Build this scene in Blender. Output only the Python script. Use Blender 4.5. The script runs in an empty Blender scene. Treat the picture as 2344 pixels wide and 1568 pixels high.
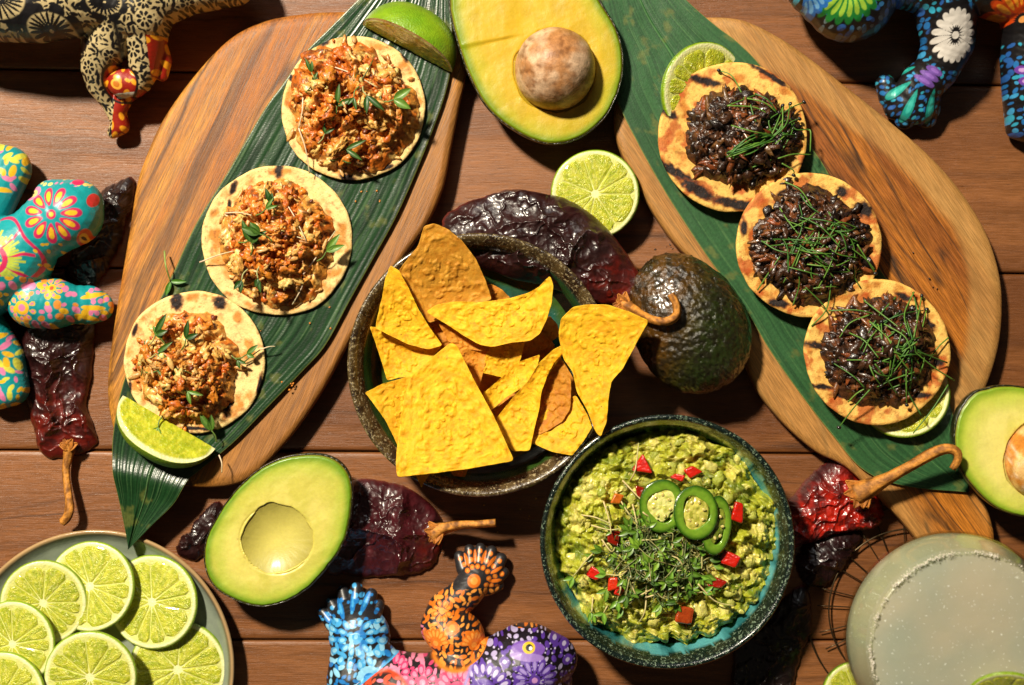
import bpy, math, random
import numpy as np
from math import pi, sin, cos, radians as R
rng = np.random.default_rng(7); random.seed(7)
SC = bpy.context.scene; COL = SC.collection
# ---------------------------------------------------------------- camera, world, lamps
CAMH = 1000.0                      # mm above the table
CX, CY, S = 1171.5, 784.0, 0.3     # plan units: 1 unit = 0.3 mm on the table top
cam = bpy.data.objects.new('camera', bpy.data.cameras.new('camera')); COL.objects.link(cam)
cam.location = (0, 0, CAMH / 1000); cam.data.sensor_width = 36.0; cam.data.lens = 36.0 / (2343 * S / 1000)
cam.data.clip_start = 0.05; cam.data.clip_end = 20
cam.data.dof.use_dof = True; cam.data.dof.focus_distance = 0.953; cam.data.dof.aperture_fstop = 4.5
SC.camera = cam
wd = bpy.data.worlds.new('World'); SC.world = wd; wd.use_nodes = True
wd.node_tree.nodes['Background'].inputs[0].default_value = (1.0, 0.84, 0.66, 1)
wd.node_tree.nodes['Background'].inputs[1].default_value = 0.035
SC.view_settings.view_transform = 'Standard'; SC.view_settings.look = 'None'
SC.view_settings.exposure = 0.0; SC.view_settings.gamma = 1.0

def area(name, loc, size, power, color, target=(0, 0, 0)):
    l = bpy.data.lights.new(name, 'AREA'); l.shape = 'DISK'; l.size = size; l.energy = power; l.color = color
    o = bpy.data.objects.new(name, l); COL.objects.link(o); o.location = loc
    from mathutils import Vector
    o.rotation_euler = (Vector(target) - Vector(loc)).to_track_quat('-Z', 'Y').to_euler()
    return o
area('key_lamp', (-1.0, 1.25, 2.0), 0.22, 124, (1.0, 0.89, 0.71))
area('soft_lamp', (-0.15, 1.55, 1.25), 0.8, 3.0, (0.95, 0.97, 1.0))
SC.cycles.max_bounces = 6; SC.cycles.caustics_reflective = False; SC.cycles.caustics_refractive = False

# ---------------------------------------------------------------- helpers
def lin(r, g, b):
    f = lambda c: (c / 255 / 12.92) if c <= 10 else ((c / 255 + .055) / 1.055) ** 2.4
    return np.array([f(r), f(g), f(b)])
def world(x, y, z, ref=None):
    """plan units (x right, y down) and mm above the table -> metres; ref: height at which the plan was measured"""
    x = np.asarray(x, float); y = np.asarray(y, float); z = np.asarray(z, float) + 0 * x
    k = 1 - (np.mean(z) if ref is None else ref) / CAMH
    return np.stack([(x - CX) * S * k / 1000, -(y - CY) * S * k / 1000, z / 1000], -1)
def hashf(i, j, s):
    n = (i.astype(np.int64) * 374761393 + j.astype(np.int64) * 668265263 + s * 1442695041) & 0x7fffffff
    n = ((n ^ (n >> 13)) * 1274126177) & 0x7fffffff
    return ((n ^ (n >> 16)) & 0xffff) / 65535.0
def vn(x, y, s=0):
    x = np.asarray(x, float); y = np.asarray(y, float)
    i = np.floor(x); j = np.floor(y); u = x - i; v = y - j
    u = u * u * u * (u * (u * 6 - 15) + 10); v = v * v * v * (v * (v * 6 - 15) + 10)
    a = hashf(i, j, s); b = hashf(i + 1, j, s); c = hashf(i, j + 1, s); d = hashf(i + 1, j + 1, s)
    return (a * (1 - u) + b * u) * (1 - v) + (c * (1 - u) + d * u) * v
def fbm(x, y, s=0, o=4, g=.5):
    t = 0; a = 1; n = 0; ca, sa = cos(.6), sin(.6)
    for k in range(o):
        t = t + a * vn(x, y, s + k * 17); n += a; a *= g
        x, y = (x * ca - y * sa) * 2.03 + 13.1, (x * sa + y * ca) * 2.03 + 7.7
    return t / n
def ridge(x, y, s=0, o=3):
    t = 0; a = 1; n = 0
    for k in range(o):
        t = t + a * (1 - np.abs(2 * vn(x, y, s + k * 31) - 1) ** .8); n += a; a *= .5
        x, y = x * 1.9 + 5.2, y * 2.1 - 3.3
    return t / n
def sm(a, b, x):
    t = np.clip((x - a) / (b - a), 0, 1); return t * t * (3 - 2 * t)
def mixc(a, b, f):
    f = np.asarray(f)[..., None]; return np.asarray(a) * (1 - f) + np.asarray(b) * f
def spline(P, n, closed=True):
    P = np.asarray(P, float); m = len(P)
    if closed: Q = [P[(i) % m] for i in range(-1, m + 2)]; segs = m
    else: Q = [2 * P[0] - P[1]] + list(P) + [2 * P[-1] - P[-2]]; segs = m - 1
    out = []
    for k in range(segs):
        p0, p1, p2, p3 = Q[k:k + 4]
        for t in np.linspace(0, 1, 16, endpoint=False):
            out.append(.5 * (2 * p1 + (p2 - p0) * t + (2 * p0 - 5 * p1 + 4 * p2 - p3) * t * t + (3 * p1 - p0 - 3 * p2 + p3) * t ** 3))
    out.append(Q[segs + 1 if not closed else 1] if closed else P[-1])
    return resample(np.array(out), n, closed)
def resample(O, n, closed=True):
    d = np.r_[0, np.cumsum(np.linalg.norm(np.diff(O, axis=0), axis=1))]
    s = np.linspace(0, d[-1], n + 1)[:-1] if closed else np.linspace(0, d[-1], n)
    return np.stack([np.interp(s, d, O[:, k]) for k in range(O.shape[1])], -1)
def poly(P, n, rnd=0.0):
    """straight sided outline"""
    P = np.asarray(P, float); P = np.vstack([P, P[:1]])
    O = resample(P, n)
    for _ in range(int(rnd)): O = (O + np.roll(O, 1, 0) + np.roll(O, -1, 0)) / 3
    return O
def ellipse(cx, cy, rx, ry, n, rot=0, wob=0, seed=0):
    a = np.linspace(0, 2 * pi, n, endpoint=False); w = 1 + wob * (fbm(np.cos(a) * 1.5 + 9, np.sin(a) * 1.5 + 9, seed) - .5)
    x = rx * np.cos(a) * w; y = ry * np.sin(a) * w
    return np.stack([cx + x * cos(rot) - y * sin(rot), cy + x * sin(rot) + y * cos(rot)], -1)
OFF = {}
def mesh(name, V, F, col=None, m=None, smooth=True):
    me = bpy.data.meshes.new(name); V = np.ascontiguousarray(V, dtype=np.float32)
    F = [np.asarray(f, np.int32) for f in (F if isinstance(F, list) else [F]) if len(f)]
    me.vertices.add(len(V)); me.vertices.foreach_set('co', V.ravel())
    nl = sum(f.size for f in F); npoly = sum(len(f) for f in F)
    me.loops.add(nl); me.polygons.add(npoly)
    me.loops.foreach_set('vertex_index', np.concatenate([f.ravel() for f in F]))
    tot = np.concatenate([np.full(len(f), f.shape[1], np.int32) for f in F])
    me.polygons.foreach_set('loop_start', np.r_[0, np.cumsum(tot)[:-1]].astype(np.int32))
    me.polygons.foreach_set('use_smooth', np.full(npoly, smooth, bool))
    me.update(calc_edges=True); me.validate()
    if col is not None:
        col = np.asarray(col, np.float32)
        if col.shape[1] == 3: col = np.c_[col, np.ones(len(col), np.float32)]
        a = me.color_attributes.new('Col', 'FLOAT_COLOR', 'POINT'); a.data.foreach_set('color', col.ravel().astype(np.float32))
    if m: me.materials.append(m)
    return me
def tag(o, label=None, cat=None, group=None, kind=None):
    for k, v in (('label', label), ('category', cat), ('group', group), ('kind', kind)):
        if v: o[k] = v
    return o
def thing(name, label, cat, loc, group=None):
    o = bpy.data.objects.new(name, None); COL.objects.link(o); o.empty_display_size = .01
    o.location = loc; OFF[o.name] = np.array(loc, float); return tag(o, label, cat, group)
def obj(name, V, F, m, parent=None, col=None, loc=None, smooth=True, **kw):
    """V in world metres; origin at loc (top level) or the parent's origin"""
    V = np.asarray(V, float)
    if parent is not None: off = OFF[parent.name]
    else: off = np.array(loc if loc is not None else [V[:, 0].mean(), V[:, 1].mean(), V[:, 2].min()], float)
    o = bpy.data.objects.new(name, mesh(name, V - off, F, col, m, smooth)); COL.objects.link(o)
    OFF[o.name] = off
    if parent is not None: o.parent = parent
    else: o.location = off
    return tag(o, **kw)
def gridf(n, m, wrap=False):
    i = np.arange(n - 1)[:, None]; j = np.arange(m if wrap else m - 1)[None, :]; j2 = (j + 1) % m
    return np.stack([i * m + j, i * m + j2, (i + 1) * m + j2, (i + 1) * m + j], -1).reshape(-1, 4)
def disc(out, c, nr, top, sides, colf=None, ref=0, tp=1.0, flip=False):
    """closed body: rings from c to the outline at height top(x,y,t); then side rings (scale, z or fn); closed at the bottom"""
    n = len(out); c = np.asarray(c, float)
    if np.sum(out[:, 0] * np.roll(out[:, 1], -1) - np.roll(out[:, 0], -1) * out[:, 1]) > 0: out = out[::-1]
    ts = np.linspace(0, 1, nr + 1)[1:] ** tp
    X = [np.full(1, c[0])]; Y = [np.full(1, c[1])]; T = [np.zeros(1)]; SD = [np.zeros(1)]
    for t in ts:
        q = c + t * (out - c); X.append(q[:, 0]); Y.append(q[:, 1]); T.append(np.full(n, t)); SD.append(np.zeros(n))
    x = np.concatenate(X); y = np.concatenate(Y); t = np.concatenate(T)
    z = top(x, y, t) + 0 * x
    zr = z[-n:]; Z = [z]
    for k, (s, zz) in enumerate(sides):
        q = c + s * (out - c); X.append(q[:, 0]); Y.append(q[:, 1]); T.append(np.full(n, s)); SD.append(np.full(n, (k + 1) / len(sides)))
        Z.append(zz(q[:, 0], q[:, 1], zr) + 0 * zr if callable(zz) else np.full(n, float(zz)))
    X.append(np.full(1, c[0])); Y.append(np.full(1, c[1])); T.append(np.zeros(1)); SD.append(np.ones(1)); Z.append(np.array([Z[-1].mean()]))
    x = np.concatenate(X); y = np.concatenate(Y); t = np.concatenate(T); sd = np.concatenate(SD); z = np.concatenate(Z)
    nrt = nr + len(sides)
    j = np.arange(n); j2 = (j + 1) % n
    tri = np.stack([np.zeros(n, int), 1 + j, 1 + j2], -1)
    q = gridf(nrt, n, True) + 1
    q = q[:, ::-1]
    last = len(x) - 1; b = 1 + (nrt - 1) * n
    tri2 = np.stack([np.full(n, last), b + j2, b + j], -1)
    F = [np.vstack([tri, tri2]), q]
    V = world(x, y, z, ref)
    C = colf(x, y, t, sd) if colf else None
    return V, F, C
def strip(A, B, nu, nv, zf, thick=.6, ref=0, closed_edges=True):
    """sheet between edge polylines A and B (nu samples each)"""
    A = spline(A, nu, False); B = spline(B, nu, False)
    u = np.linspace(0, 1, nu)[:, None] + np.zeros((1, nv)); v = np.linspace(0, 1, nv)[None] + np.zeros((nu, 1))
    x = A[:, 0][:, None] * (1 - v) + B[:, 0][:, None] * v; y = A[:, 1][:, None] * (1 - v) + B[:, 1][:, None] * v
    z = zf(x, y, u, v)
    x, y, z, u, v = [q.ravel() for q in (x, y, z, u, v)]
    Vt = world(x, y, z, ref); Vb = Vt.copy(); Vb[:, 2] -= thick / 1000
    g = gridf(nu, nv); N = nu * nv
    e = np.r_[np.arange(nv), np.arange(1, nu) * nv + nv - 1, (nu - 1) * nv + np.arange(nv - 2, -1, -1), np.arange(nu - 2, 0, -1) * nv]
    e2 = np.roll(e, -1)
    return np.vstack([Vt, Vb]), [np.vstack([g, g[:, ::-1] + N, np.stack([e2, e, e + N, e2 + N], -1)])], np.r_[x, x], np.r_[y, y], np.r_[u, u], np.r_[v, v]
def tube(P, rad, ns=7, cap=True):
    """P in world metres (n,3), rad scalar/array metres"""
    P = np.asarray(P, float); n = len(P); rad = np.broadcast_to(np.asarray(rad, float), (n,))
    T = np.gradient(P, axis=0); T /= np.linalg.norm(T, axis=1)[:, None] + 1e-12
    up = np.array([.13, .07, 1.0]); N = np.cross(T, up); N /= np.linalg.norm(N, axis=1)[:, None] + 1e-9; B = np.cross(T, N)
    a = np.linspace(0, 2 * pi, ns, endpoint=False)
    V = P[:, None] + rad[:, None, None] * (np.cos(a)[None, :, None] * N[:, None] + np.sin(a)[None, :, None] * B[:, None])
    V = V.reshape(-1, 3); F = [gridf(n, ns, True)]
    k = len(V); V = np.vstack([V, P[:1], P[-1:]]); j = np.arange(ns); j2 = (j + 1) % ns
    F.append(np.vstack([np.stack([np.full(ns, k), j2, j], -1), np.stack([np.full(ns, k + 1), (n - 1) * ns + j, (n - 1) * ns + j2], -1)]))
    return V, F
def join(parts):
    """[(V,F,C)] -> one"""
    Vs, Fs, Cs, k = [], {}, [], 0
    for V, F, C in parts:
        Vs.append(V)
        for f in (F if isinstance(F, list) else [F]):
            f = np.asarray(f)
            if len(f): Fs.setdefault(f.shape[1], []).append(f + k)
        if C is not None: Cs.append(C)
        k += len(V)
    return np.vstack(Vs), [np.vstack(v) for v in Fs.values()], (np.vstack(Cs) if Cs else None)
def ico(sub):
    import bmesh
    bm = bmesh.new(); bmesh.ops.create_icosphere(bm, subdivisions=sub, radius=1)
    V = np.array([v.co[:] for v in bm.verts]); F = np.array([[v.index for v in f.verts] for f in bm.faces]); bm.free(); return V, F
ICO = {k: ico(k) for k in (1, 2, 3)}
def rotm(ax, ay, az):
    cx, sx, cy, sy, cz, sz = cos(ax), sin(ax), cos(ay), sin(ay), cos(az), sin(az)
    return np.array([[cz, -sz, 0], [sz, cz, 0], [0, 0, 1]]) @ np.array([[cy, 0, sy], [0, 1, 0], [-sy, 0, cy]]) @ np.array([[1, 0, 0], [0, cx, -sx], [0, sx, cx]])
def blob(c, s, rot, sub=2, rough=.35, seed=0, freq=1.6):
    """lumpy ellipsoid, c metres, s metres (3)"""
    V, F = ICO[sub]
    d = 1 + rough * (fbm(V[:, 0] * freq + V[:, 2] * .7 + seed, V[:, 1] * freq - V[:, 2] * 1.1 + seed * 1.7, seed % 97, 3) - .5) * 2
    return (V * d[:, None] * np.asarray(s)) @ rotm(*rot).T + np.asarray(c), F

# ---------------------------------------------------------------- materials
class NT:
    def __init__(s, name):
        s.m = bpy.data.materials.new(name); s.m.use_nodes = True; s.t = s.m.node_tree; s.b = s.t.nodes['Principled BSDF']
        s.co = s.n('TexCoord').outputs['Object']
    def n(s, t, **kw):
        q = s.t.nodes.new('ShaderNode' + t)
        for k, v in kw.items(): setattr(q, k, v)
        return q
    def l(s, a, b): s.t.links.new(a, b)
    def noise(s, scale, detail=4, rough=.55, vec=None, dist=0):
        q = s.n('TexNoise'); q.inputs['Scale'].default_value = scale; q.inputs['Detail'].default_value = detail
        q.inputs['Roughness'].default_value = rough; q.inputs['Distortion'].default_value = dist; s.l(vec or s.co, q.inputs['Vector']); return q.outputs['Fac']
    def vor(s, scale, vec=None, feature='F1'):
        q = s.n('TexVoronoi', feature=feature); q.inputs['Scale'].default_value = scale; s.l(vec or s.co, q.inputs['Vector']); return q.outputs['Distance']
    def ramp(s, fac, lo, hi, a=0., b=1.):
        q = s.n('MapRange', interpolation_type='SMOOTHSTEP'); s.l(fac, q.inputs[0])
        for i, v in enumerate((lo, hi, a, b)): q.inputs[i + 1].default_value = v
        return q.outputs[0]
    def mul(s, a, b, op='MULTIPLY'):
        q = s.n('Math', operation=op)
        for i, v in enumerate((a, b)):
            if isinstance(v, (int, float)): q.inputs[i].default_value = v
            else: s.l(v, q.inputs[i])
        return q.outputs[0]
    def mix(s, f, a, b, blend='MIX'):
        q = s.n('Mix', data_type='RGBA', blend_type=blend)
        for i, v in ((0, f), (6, a), (7, b)):
            if isinstance(v, (int, float)): q.inputs[i].default_value = v
            elif isinstance(v, (tuple, list, np.ndarray)): q.inputs[i].default_value = (*[float(c) for c in v[:3]], 1)
            else: s.l(v, q.inputs[i])
        return q.outputs[2]
    def mapping(s, scale, rot=(0, 0, 0)):
        q = s.n('Mapping'); q.inputs['Scale'].default_value = scale; q.inputs['Rotation'].default_value = rot; s.l(s.co, q.inputs[0]); return q.outputs[0]
    def bump(s, h, dist, strength=1.0, prev=None):
        q = s.n('Bump'); q.inputs['Distance'].default_value = dist; q.inputs['Strength'].default_value = strength
        s.l(h, q.inputs['Height'])
        if prev is not None: s.l(prev, q.inputs['Normal'])
        return q.outputs[0]
    def attr(s, name='Col'):
        q = s.n('Attribute', attribute_name=name); return q.outputs['Color'], q.outputs['Alpha']
def M(name, color=None, rough=.5, spec=.5, coat=0, coatr=.1, sss=0, sssc=(1, .5, .2), sscale=.002, bump=(), spk=(), var=None, rvar=None, trans=0):
    s = NT(name); b = s.b
    if color is None: base, alpha = s.attr()
    else:
        q = s.n('RGB'); q.outputs[0].default_value = (*[float(c) for c in color], 1); base = q.outputs[0]; alpha = None
    if var:
        for (sc, am) in var:
            f = s.ramp(s.noise(sc, 5), .25, .75, 1 - am, 1 + am)
            cc = s.n('CombineColor')
            for i in range(3): s.l(f, cc.inputs[i])
            base = s.mix(1.0, base, cc.outputs[0], 'MULTIPLY')
    for (sc, lo, hi, c, kind) in spk:
        f = s.ramp(s.noise(sc, 4, .7) if kind == 'n' else s.vor(sc), lo, hi)
        if kind == 'v': f = s.mul(1.0, f, 'SUBTRACT')
        if alpha is not None: f = s.mul(f, alpha)
        base = s.mix(f, base, c)
    s.l(base, b.inputs['Base Color'])
    b.inputs['Roughness'].default_value = rough; b.inputs['Specular IOR Level'].default_value = spec
    if rvar: s.l(s.ramp(s.noise(rvar[0], 4), .3, .7, rvar[1], rvar[2]), b.inputs['Roughness'])
    b.inputs['Coat Weight'].default_value = coat; b.inputs['Coat Roughness'].default_value = coatr
    if sss:
        b.inputs['Subsurface Weight'].default_value = sss; b.inputs['Subsurface Radius'].default_value = sssc; b.inputs['Subsurface Scale'].default_value = sscale
    prev = None
    for bb in bump:
        kind, sc, dist = bb[:3]
        h = {'n': lambda: s.noise(sc, 5), 'v': lambda: s.vor(sc), 'c': lambda: s.vor(sc, feature='SMOOTH_F1')}[kind]()
        prev = s.bump(h, dist, 1.0, prev)
    if prev is not None: s.l(prev, b.inputs['Normal'])
    return s.m
def wood(name, ca, cb, cc, ang, stretch=(4, 55, 55), rough=.5, sap=False, seed=0.0, coat=0., fine=1.0, lines=9., lstr=.35):
    """long grain along the direction ang: broad figure + fine pores"""
    s = NT(name)
    mp = s.n('Mapping'); mp.inputs['Rotation'].default_value = (0, 0, -ang); mp.inputs['Location'].default_value = (seed, seed * .7, 0); s.l(s.co, mp.inputs[0])
    def stre(v):
        q = s.n('Mapping'); q.inputs['Scale'].default_value = v; s.l(mp.outputs[0], q.inputs[0]); return q.outputs[0]
    warp = s.noise(5, 3, .5, mp.outputs[0])
    wv = s.n('CombineXYZ'); s.l(s.mul(warp, .035), wv.inputs[1])
    ad = s.n('VectorMath', operation='ADD'); s.l(mp.outputs[0], ad.inputs[0]); s.l(wv.outputs[0], ad.inputs[1])
    q = s.n('Mapping'); q.inputs['Scale'].default_value = stretch; s.l(ad.outputs[0], q.inputs[0])
    f1 = s.ramp(s.noise(1, 5, .6, q.outputs[0], .6), .34, .66)
    base = s.mix(f1, ca, cb)
    q2 = s.n('Mapping'); q2.inputs['Scale'].default_value = (stretch[0] * .6, stretch[1] * 2.4, stretch[2] * 2.4); s.l(ad.outputs[0], q2.inputs[0])
    f2 = s.ramp(s.noise(1, 3, .6, q2.outputs[0], 1.2), .56, .7)
    base = s.mix(s.mul(f2, .75), base, cc)
    q4 = s.n('Mapping'); q4.inputs['Scale'].default_value = (stretch[0] * .45, stretch[1] * .42, stretch[2] * .42); s.l(ad.outputs[0], q4.inputs[0])
    fl = s.mul(s.mul(s.noise(1, 2, .45, q4.outputs[0], .5), lines, 'MULTIPLY'), 1.0, 'FRACT')
    ln = s.mul(s.ramp(fl, 0, .16), s.ramp(fl, 1, .86), 'MULTIPLY'); ln = s.mul(1.0, ln, 'SUBTRACT')
    base = s.mix(s.mul(s.mul(ln, s.ramp(s.noise(1, 3, .6, q2.outputs[0]), .35, .6)), lstr), base, cc)
    f3 = s.noise(1, 4, .7, stre((60, 1400, 1400)))
    g = s.ramp(f3, .3, .72, 1 - .30 * fine, 1 + .2 * fine)
    c3 = s.n('CombineColor'); [s.l(g, c3.inputs[i]) for i in range(3)]
    base = s.mix(1.0, base, c3.outputs[0], 'MULTIPLY')
    # small dark pores and knots
    por = s.ramp(s.noise(1, 2, .5, stre((90, 900, 900))), .66, .74)
    base = s.mix(s.mul(por, .45 * fine), base, [c * .35 for c in cc])
    if sap:
        vc, al = s.attr(); base = s.mix(al, s.mix(s.mul(f1, .35), vc, base), base)
        base = s.mix(1.0, base, c3.outputs[0], 'MULTIPLY')
    s.l(base, s.b.inputs['Base Color'])
    s.l(s.ramp(f3, .3, .7, rough - .08, rough + .12), s.b.inputs['Roughness'])
    s.b.inputs['Coat Weight'].default_value = coat; s.b.inputs['Coat Roughness'].default_value = .3
    s.l(s.bump(f3, .00035, .8, s.bump(f1, .0006, .5)), s.b.inputs['Normal'])
    return s.m

# ---------------------------------------------------------------- crop frames used while measuring (source pixels -> plan units)
def fr(x0, y0, sc): return lambda P: [(*[((x0 + p[0] / sc) * .9152), ((y0 + p[1] / sc) * .9152)], *p[2:]) for p in P]
FC = fr(840, 540, 2.1775); FG = fr(1340, 1020, 2.306)

# ---------------------------------------------------------------- table
plank_mats = [wood('table_wood_%s' % w, lin(*a), lin(*b), lin(*c), 0.0, (2.2, 26, 26), .42, seed=sd, coat=.12)
              for w, a, b, c, sd in (('warm', (142, 88, 44), (114, 68, 32), (74, 42, 19), 0), ('rose', (146, 92, 48), (118, 71, 35), (78, 45, 22), 1.7), ('brown', (134, 82, 39), (107, 62, 28), (68, 38, 17), 3.1))]
table = thing('table', 'brown wooden table of long horizontal planks under all the food', 'table', (0, 0, -.03))
seams = [(-290, -262), (158, 196), (612, 626), (1030, 1040), (1464, 1466), (1900, 1896)]
for i in range(5):
    (a0, a1), (b0, b1) = seams[i], seams[i + 1]
    g = 2.0; bv = 4.5
    prof = [(g, -14), (g, -1.6), (g + 1.5, -.6), (g + bv, 0)]
    xs = np.linspace(-700, 3050, 40); rows = []
    for x in xs:
        t = (x) / 2343; ya = a0 + (a1 - a0) * t; yb = b0 + (b1 - b0) * t
        ys = [ya + p[0] for p in prof] + list(np.linspace(ya + 14, yb - 14, 8)) + [yb - p[0] for p in prof[::-1]]
        zs = [p[1] for p in prof] + [0] * 8 + [p[1] for p in prof[::-1]]
        rows.append(world(np.full(len(ys), x), ys, np.array(zs, float), 0))
    m_ = len(rows[0]); V = np.vstack(rows); F = gridf(len(xs), m_)[:, ::-1]
    F = np.vstack([F, np.stack([np.arange(len(xs) - 1) * m_, np.arange(len(xs) - 1) * m_ + m_ - 1, np.arange(1, len(xs)) * m_ + m_ - 1, np.arange(1, len(xs)) * m_], -1)])
    o = obj('plank', V, F, plank_mats[i % 3], table)
    mod = o.modifiers.new('e', 'EDGE_SPLIT'); mod.split_angle = R(35)
V, F, _ = disc(poly([(-700, -290), (3050, -290), (3050, 1900), (-700, 1900)], 40), (1171, 784), 1, lambda x, y, t: -16., [(1, -28)])
obj('frame', V, F, M('table_core', lin(40, 22, 12), .8), table)

# ---------------------------------------------------------------- serving boards
def board(out, c, name, label, m, sapc, sapf):
    out = spline(out, 420); Tz = 18.0
    def colf(x, y, t, sd):
        a = sapf(x, y, t); return np.c_[mixc(sapc, sapc * .8, fbm(x / 40, y / 40, 5)), a]
    top = lambda x, y, t: Tz - 1.6 * sm(.955, 1, t) ** 2 + .25 * (fbm(x / 60, y / 60, 3) - .5)
    V, F, C = disc(out, c, 60, top, [(1.006, 15), (1.009, 12), (1.004, 6), (.992, 1.5), (.985, .3)], colf, Tz, tp=.8)
    L = world(c[0], c[1], 0, Tz)
    return obj(name, V, F, m, None, C, L, label=label, cat='serving board')
BL = [(700, 33), (600, 52), (520, 95), (440, 180), (370, 280), (330, 370), (312, 430), (298, 520), (278, 640), (262, 740), (250, 830), (247, 900), (255, 960), (275, 1020), (320, 1075), (400, 1105), (470, 1113), (530, 1107), (570, 1090), (620, 1045), (680, 975), (740, 885), (800, 775), (860, 680), (920, 590), (975, 510), (1010, 430), (1030, 330), (1048, 240), (1062, 170), (1056, 120), (1028, 78), (960, 45), (880, 30), (790, 29)]
BR = [(1620, 42), (1700, 48), (1780, 85), (1850, 132), (1950, 210), (2050, 290), (2130, 360), (2200, 440), (2255, 530), (2285, 620), (2293, 700), (2285, 790), (2258, 880), (2215, 960), (2195, 1010), (2210, 1070), (2245, 1130), (2268, 1190), (2274, 1240), (2250, 1290), (2200, 1310), (2150, 1290), (2105, 1240), (2060, 1185), (2000, 1125), (1935, 1065), (1870, 1032), (1800, 972), (1740, 900), (1708, 830), (1690, 750), (1655, 680), (1620, 630), (1550, 560), (1500, 490), (1465, 425), (1425, 350), (1410, 290), (1416, 225), (1440, 150), (1500, 80), (1560, 50)]
mL = wood('board_wood_amber', lin(194, 132, 46), lin(162, 94, 24), lin(70, 36, 10), R(66), (3, 36, 36), .5, True, .3, lines=16, lstr=.85)
mR = wood('board_wood_olive', lin(190, 116, 30), lin(138, 76, 18), lin(56, 34, 14), R(-56), (3.5, 42, 42), .5, True, 2.2, lines=18, lstr=.95)
def sapL(x, y, t):      # pale pinkish band along the lower right edge
    d = (x - 640) * .84 + (y - 560) * .52; return np.clip(1 - sm(120, 175, d + 40 * (fbm(x / 120, y / 120, 9) - .5)) * .85, 0, 1)
def sapR(x, y, t):
    d1 = (x - 1850) * .83 - (y - 560) * .56; e = 30 * (fbm(x / 90, y / 90, 4) - .5)
    a = 1 - sm(.80, .86, t + e / 700) * sm(-60, 60, d1) * .95; b = 1 - sm(-100, -170, d1 + e) * .8
    return np.clip(a * b, 0, 1)
board(BL, (650, 580), 'serving_board', 'amber leaf-shaped wooden board under the three chicken tostadas', mL, lin(162, 108, 54), sapL)
board(BR, (1880, 640), 'serving_board', 'streaky olive-wood paddle board under the three dark beef tostadas', mR, lin(190, 142, 78), sapR)

# ---------------------------------------------------------------- banana leaves
def leafmat(name, glossy):
    s = NT(name); c, a = s.attr(); f = s.ramp(s.noise(500, 4), .3, .7, .85, 1.12)
    cc = s.n('CombineColor'); [s.l(f, cc.inputs[i]) for i in range(3)]
    s.l(s.mix(1., c, cc.outputs[0], 'MULTIPLY'), s.b.inputs['Base Color'])
    s.b.inputs['Roughness'].default_value = glossy; s.b.inputs['Specular IOR Level'].default_value = .55
    s.l(s.bump(s.noise(900, 3), .0001), s.b.inputs['Normal']); return s.m
lA = [(850, -30), (760, 60), (700, 120), (650, 190), (600, 260), (520, 398), (450, 512), (390, 640), (330, 760), (282, 880), (259, 1000), (262, 1085), (275, 1165), (290, 1257)]
lB = [(1030, -30), (1034, 60), (1036, 125), (1022, 205), (990, 300), (950, 400), (905, 500), (850, 600), (800, 690), (745, 790), (690, 852), (610, 935), (535, 1012), (455, 1078), (432, 1098), (400, 1150), (345, 1205), (292, 1259)]
def zl(x, y, u, v):
    L = np.abs(((v * 46 + 1.3 * fbm(u * 6, v * 9, 2)) % 1) - .5) * .42 * sm(.3, .8, fbm(u * 4, v * 14, 6)) + .4 * fbm(u * 4, v * 55, 8, 2)
    z = 20.2 + L + 2.2 * np.abs(v - .5) ** 1.5 + 2.2 * fbm(x / 90, y / 160, 11) * (.3 + sm(0, .25, u) * .2) + .8 * np.exp(-((v - .5) / .02) ** 2)
    dr = sm(1075, 1240, y); cr = np.exp(-((y - 1090 - .25 * (x - 300)) / 26) ** 2)
    return z - 3 * dr + 2.6 * cr + 4 * dr * (v - .5) + 1.6 * np.exp(-((v - .3 - .1 * u) / .03) ** 2) * dr
def leaf(A, B, zf, label, m, base, dark, lite, seed):
    V, F, x, y, u, v = strip(A, B, 260, 150, zf, .7, 20.5)
    n1 = fbm(u * 5, v * 60, seed, 3)
    C = mixc(mixc(base, dark, sm(.35, .75, n1)), lite, sm(.62, .85, fbm(u * 9 + 3, v * 110, seed + 4, 3)) * .6)
    C = mixc(C, lite * 1.6, np.exp(-((v - .5) / .006) ** 2) * .6)
    C = mixc(C, lin(108, 112, 52), sm(.66, .78, fbm(x / 30, y / 30, seed + 21, 4)) * .5)
    C = mixc(C, lin(150, 150, 70), (sm(.992, 1, v) + sm(.008, 0, v)) * .7)
    return C, V, F
C, V, F = leaf(lA, lB, zl, '', None, lin(26, 62, 30), lin(14, 42, 20), lin(84, 116, 72), 3)
obj('banana_leaf', V, F, leafmat('leaf_glossy', .3), None, C, label='glossy dark green leaf under chicken tostadas, tip hanging over the lime plate', cat='leaf', group='banana leaves')
rA = [(1362, -30), (1372, 60), (1398, 150), (1412, 230), (1460, 330), (1510, 420), (1560, 500), (1620, 590), (1700, 700), (1760, 800), (1830, 900), (1900, 990), (1975, 1075), (2070, 1112), (2214, 1126)]
rB = [(1540, -30), (1585, 15), (1640, 62), (1690, 100), (1750, 165), (1830, 300), (1885, 380), (1930, 470), (1990, 580), (2060, 690), (2120, 800), (2165, 900), (2188, 985), (2206, 1060), (2217, 1124)]
def zr_(x, y, u, v):
    L = np.abs(((v * 60) % 1) - .5) * .16
    return 20 + L + 1.6 * np.abs(v - .5) ** 1.5 + 2.4 * fbm(x / 150, y / 170, 21) * .5 - .5 * np.exp(-((v - .52) / .012) ** 2) + .5 * sm(.9, 1, u)
C, V, F = leaf(rA, rB, zr_, '', None, lin(44, 88, 48), lin(32, 72, 38), lin(80, 120, 70), 8)
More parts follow.
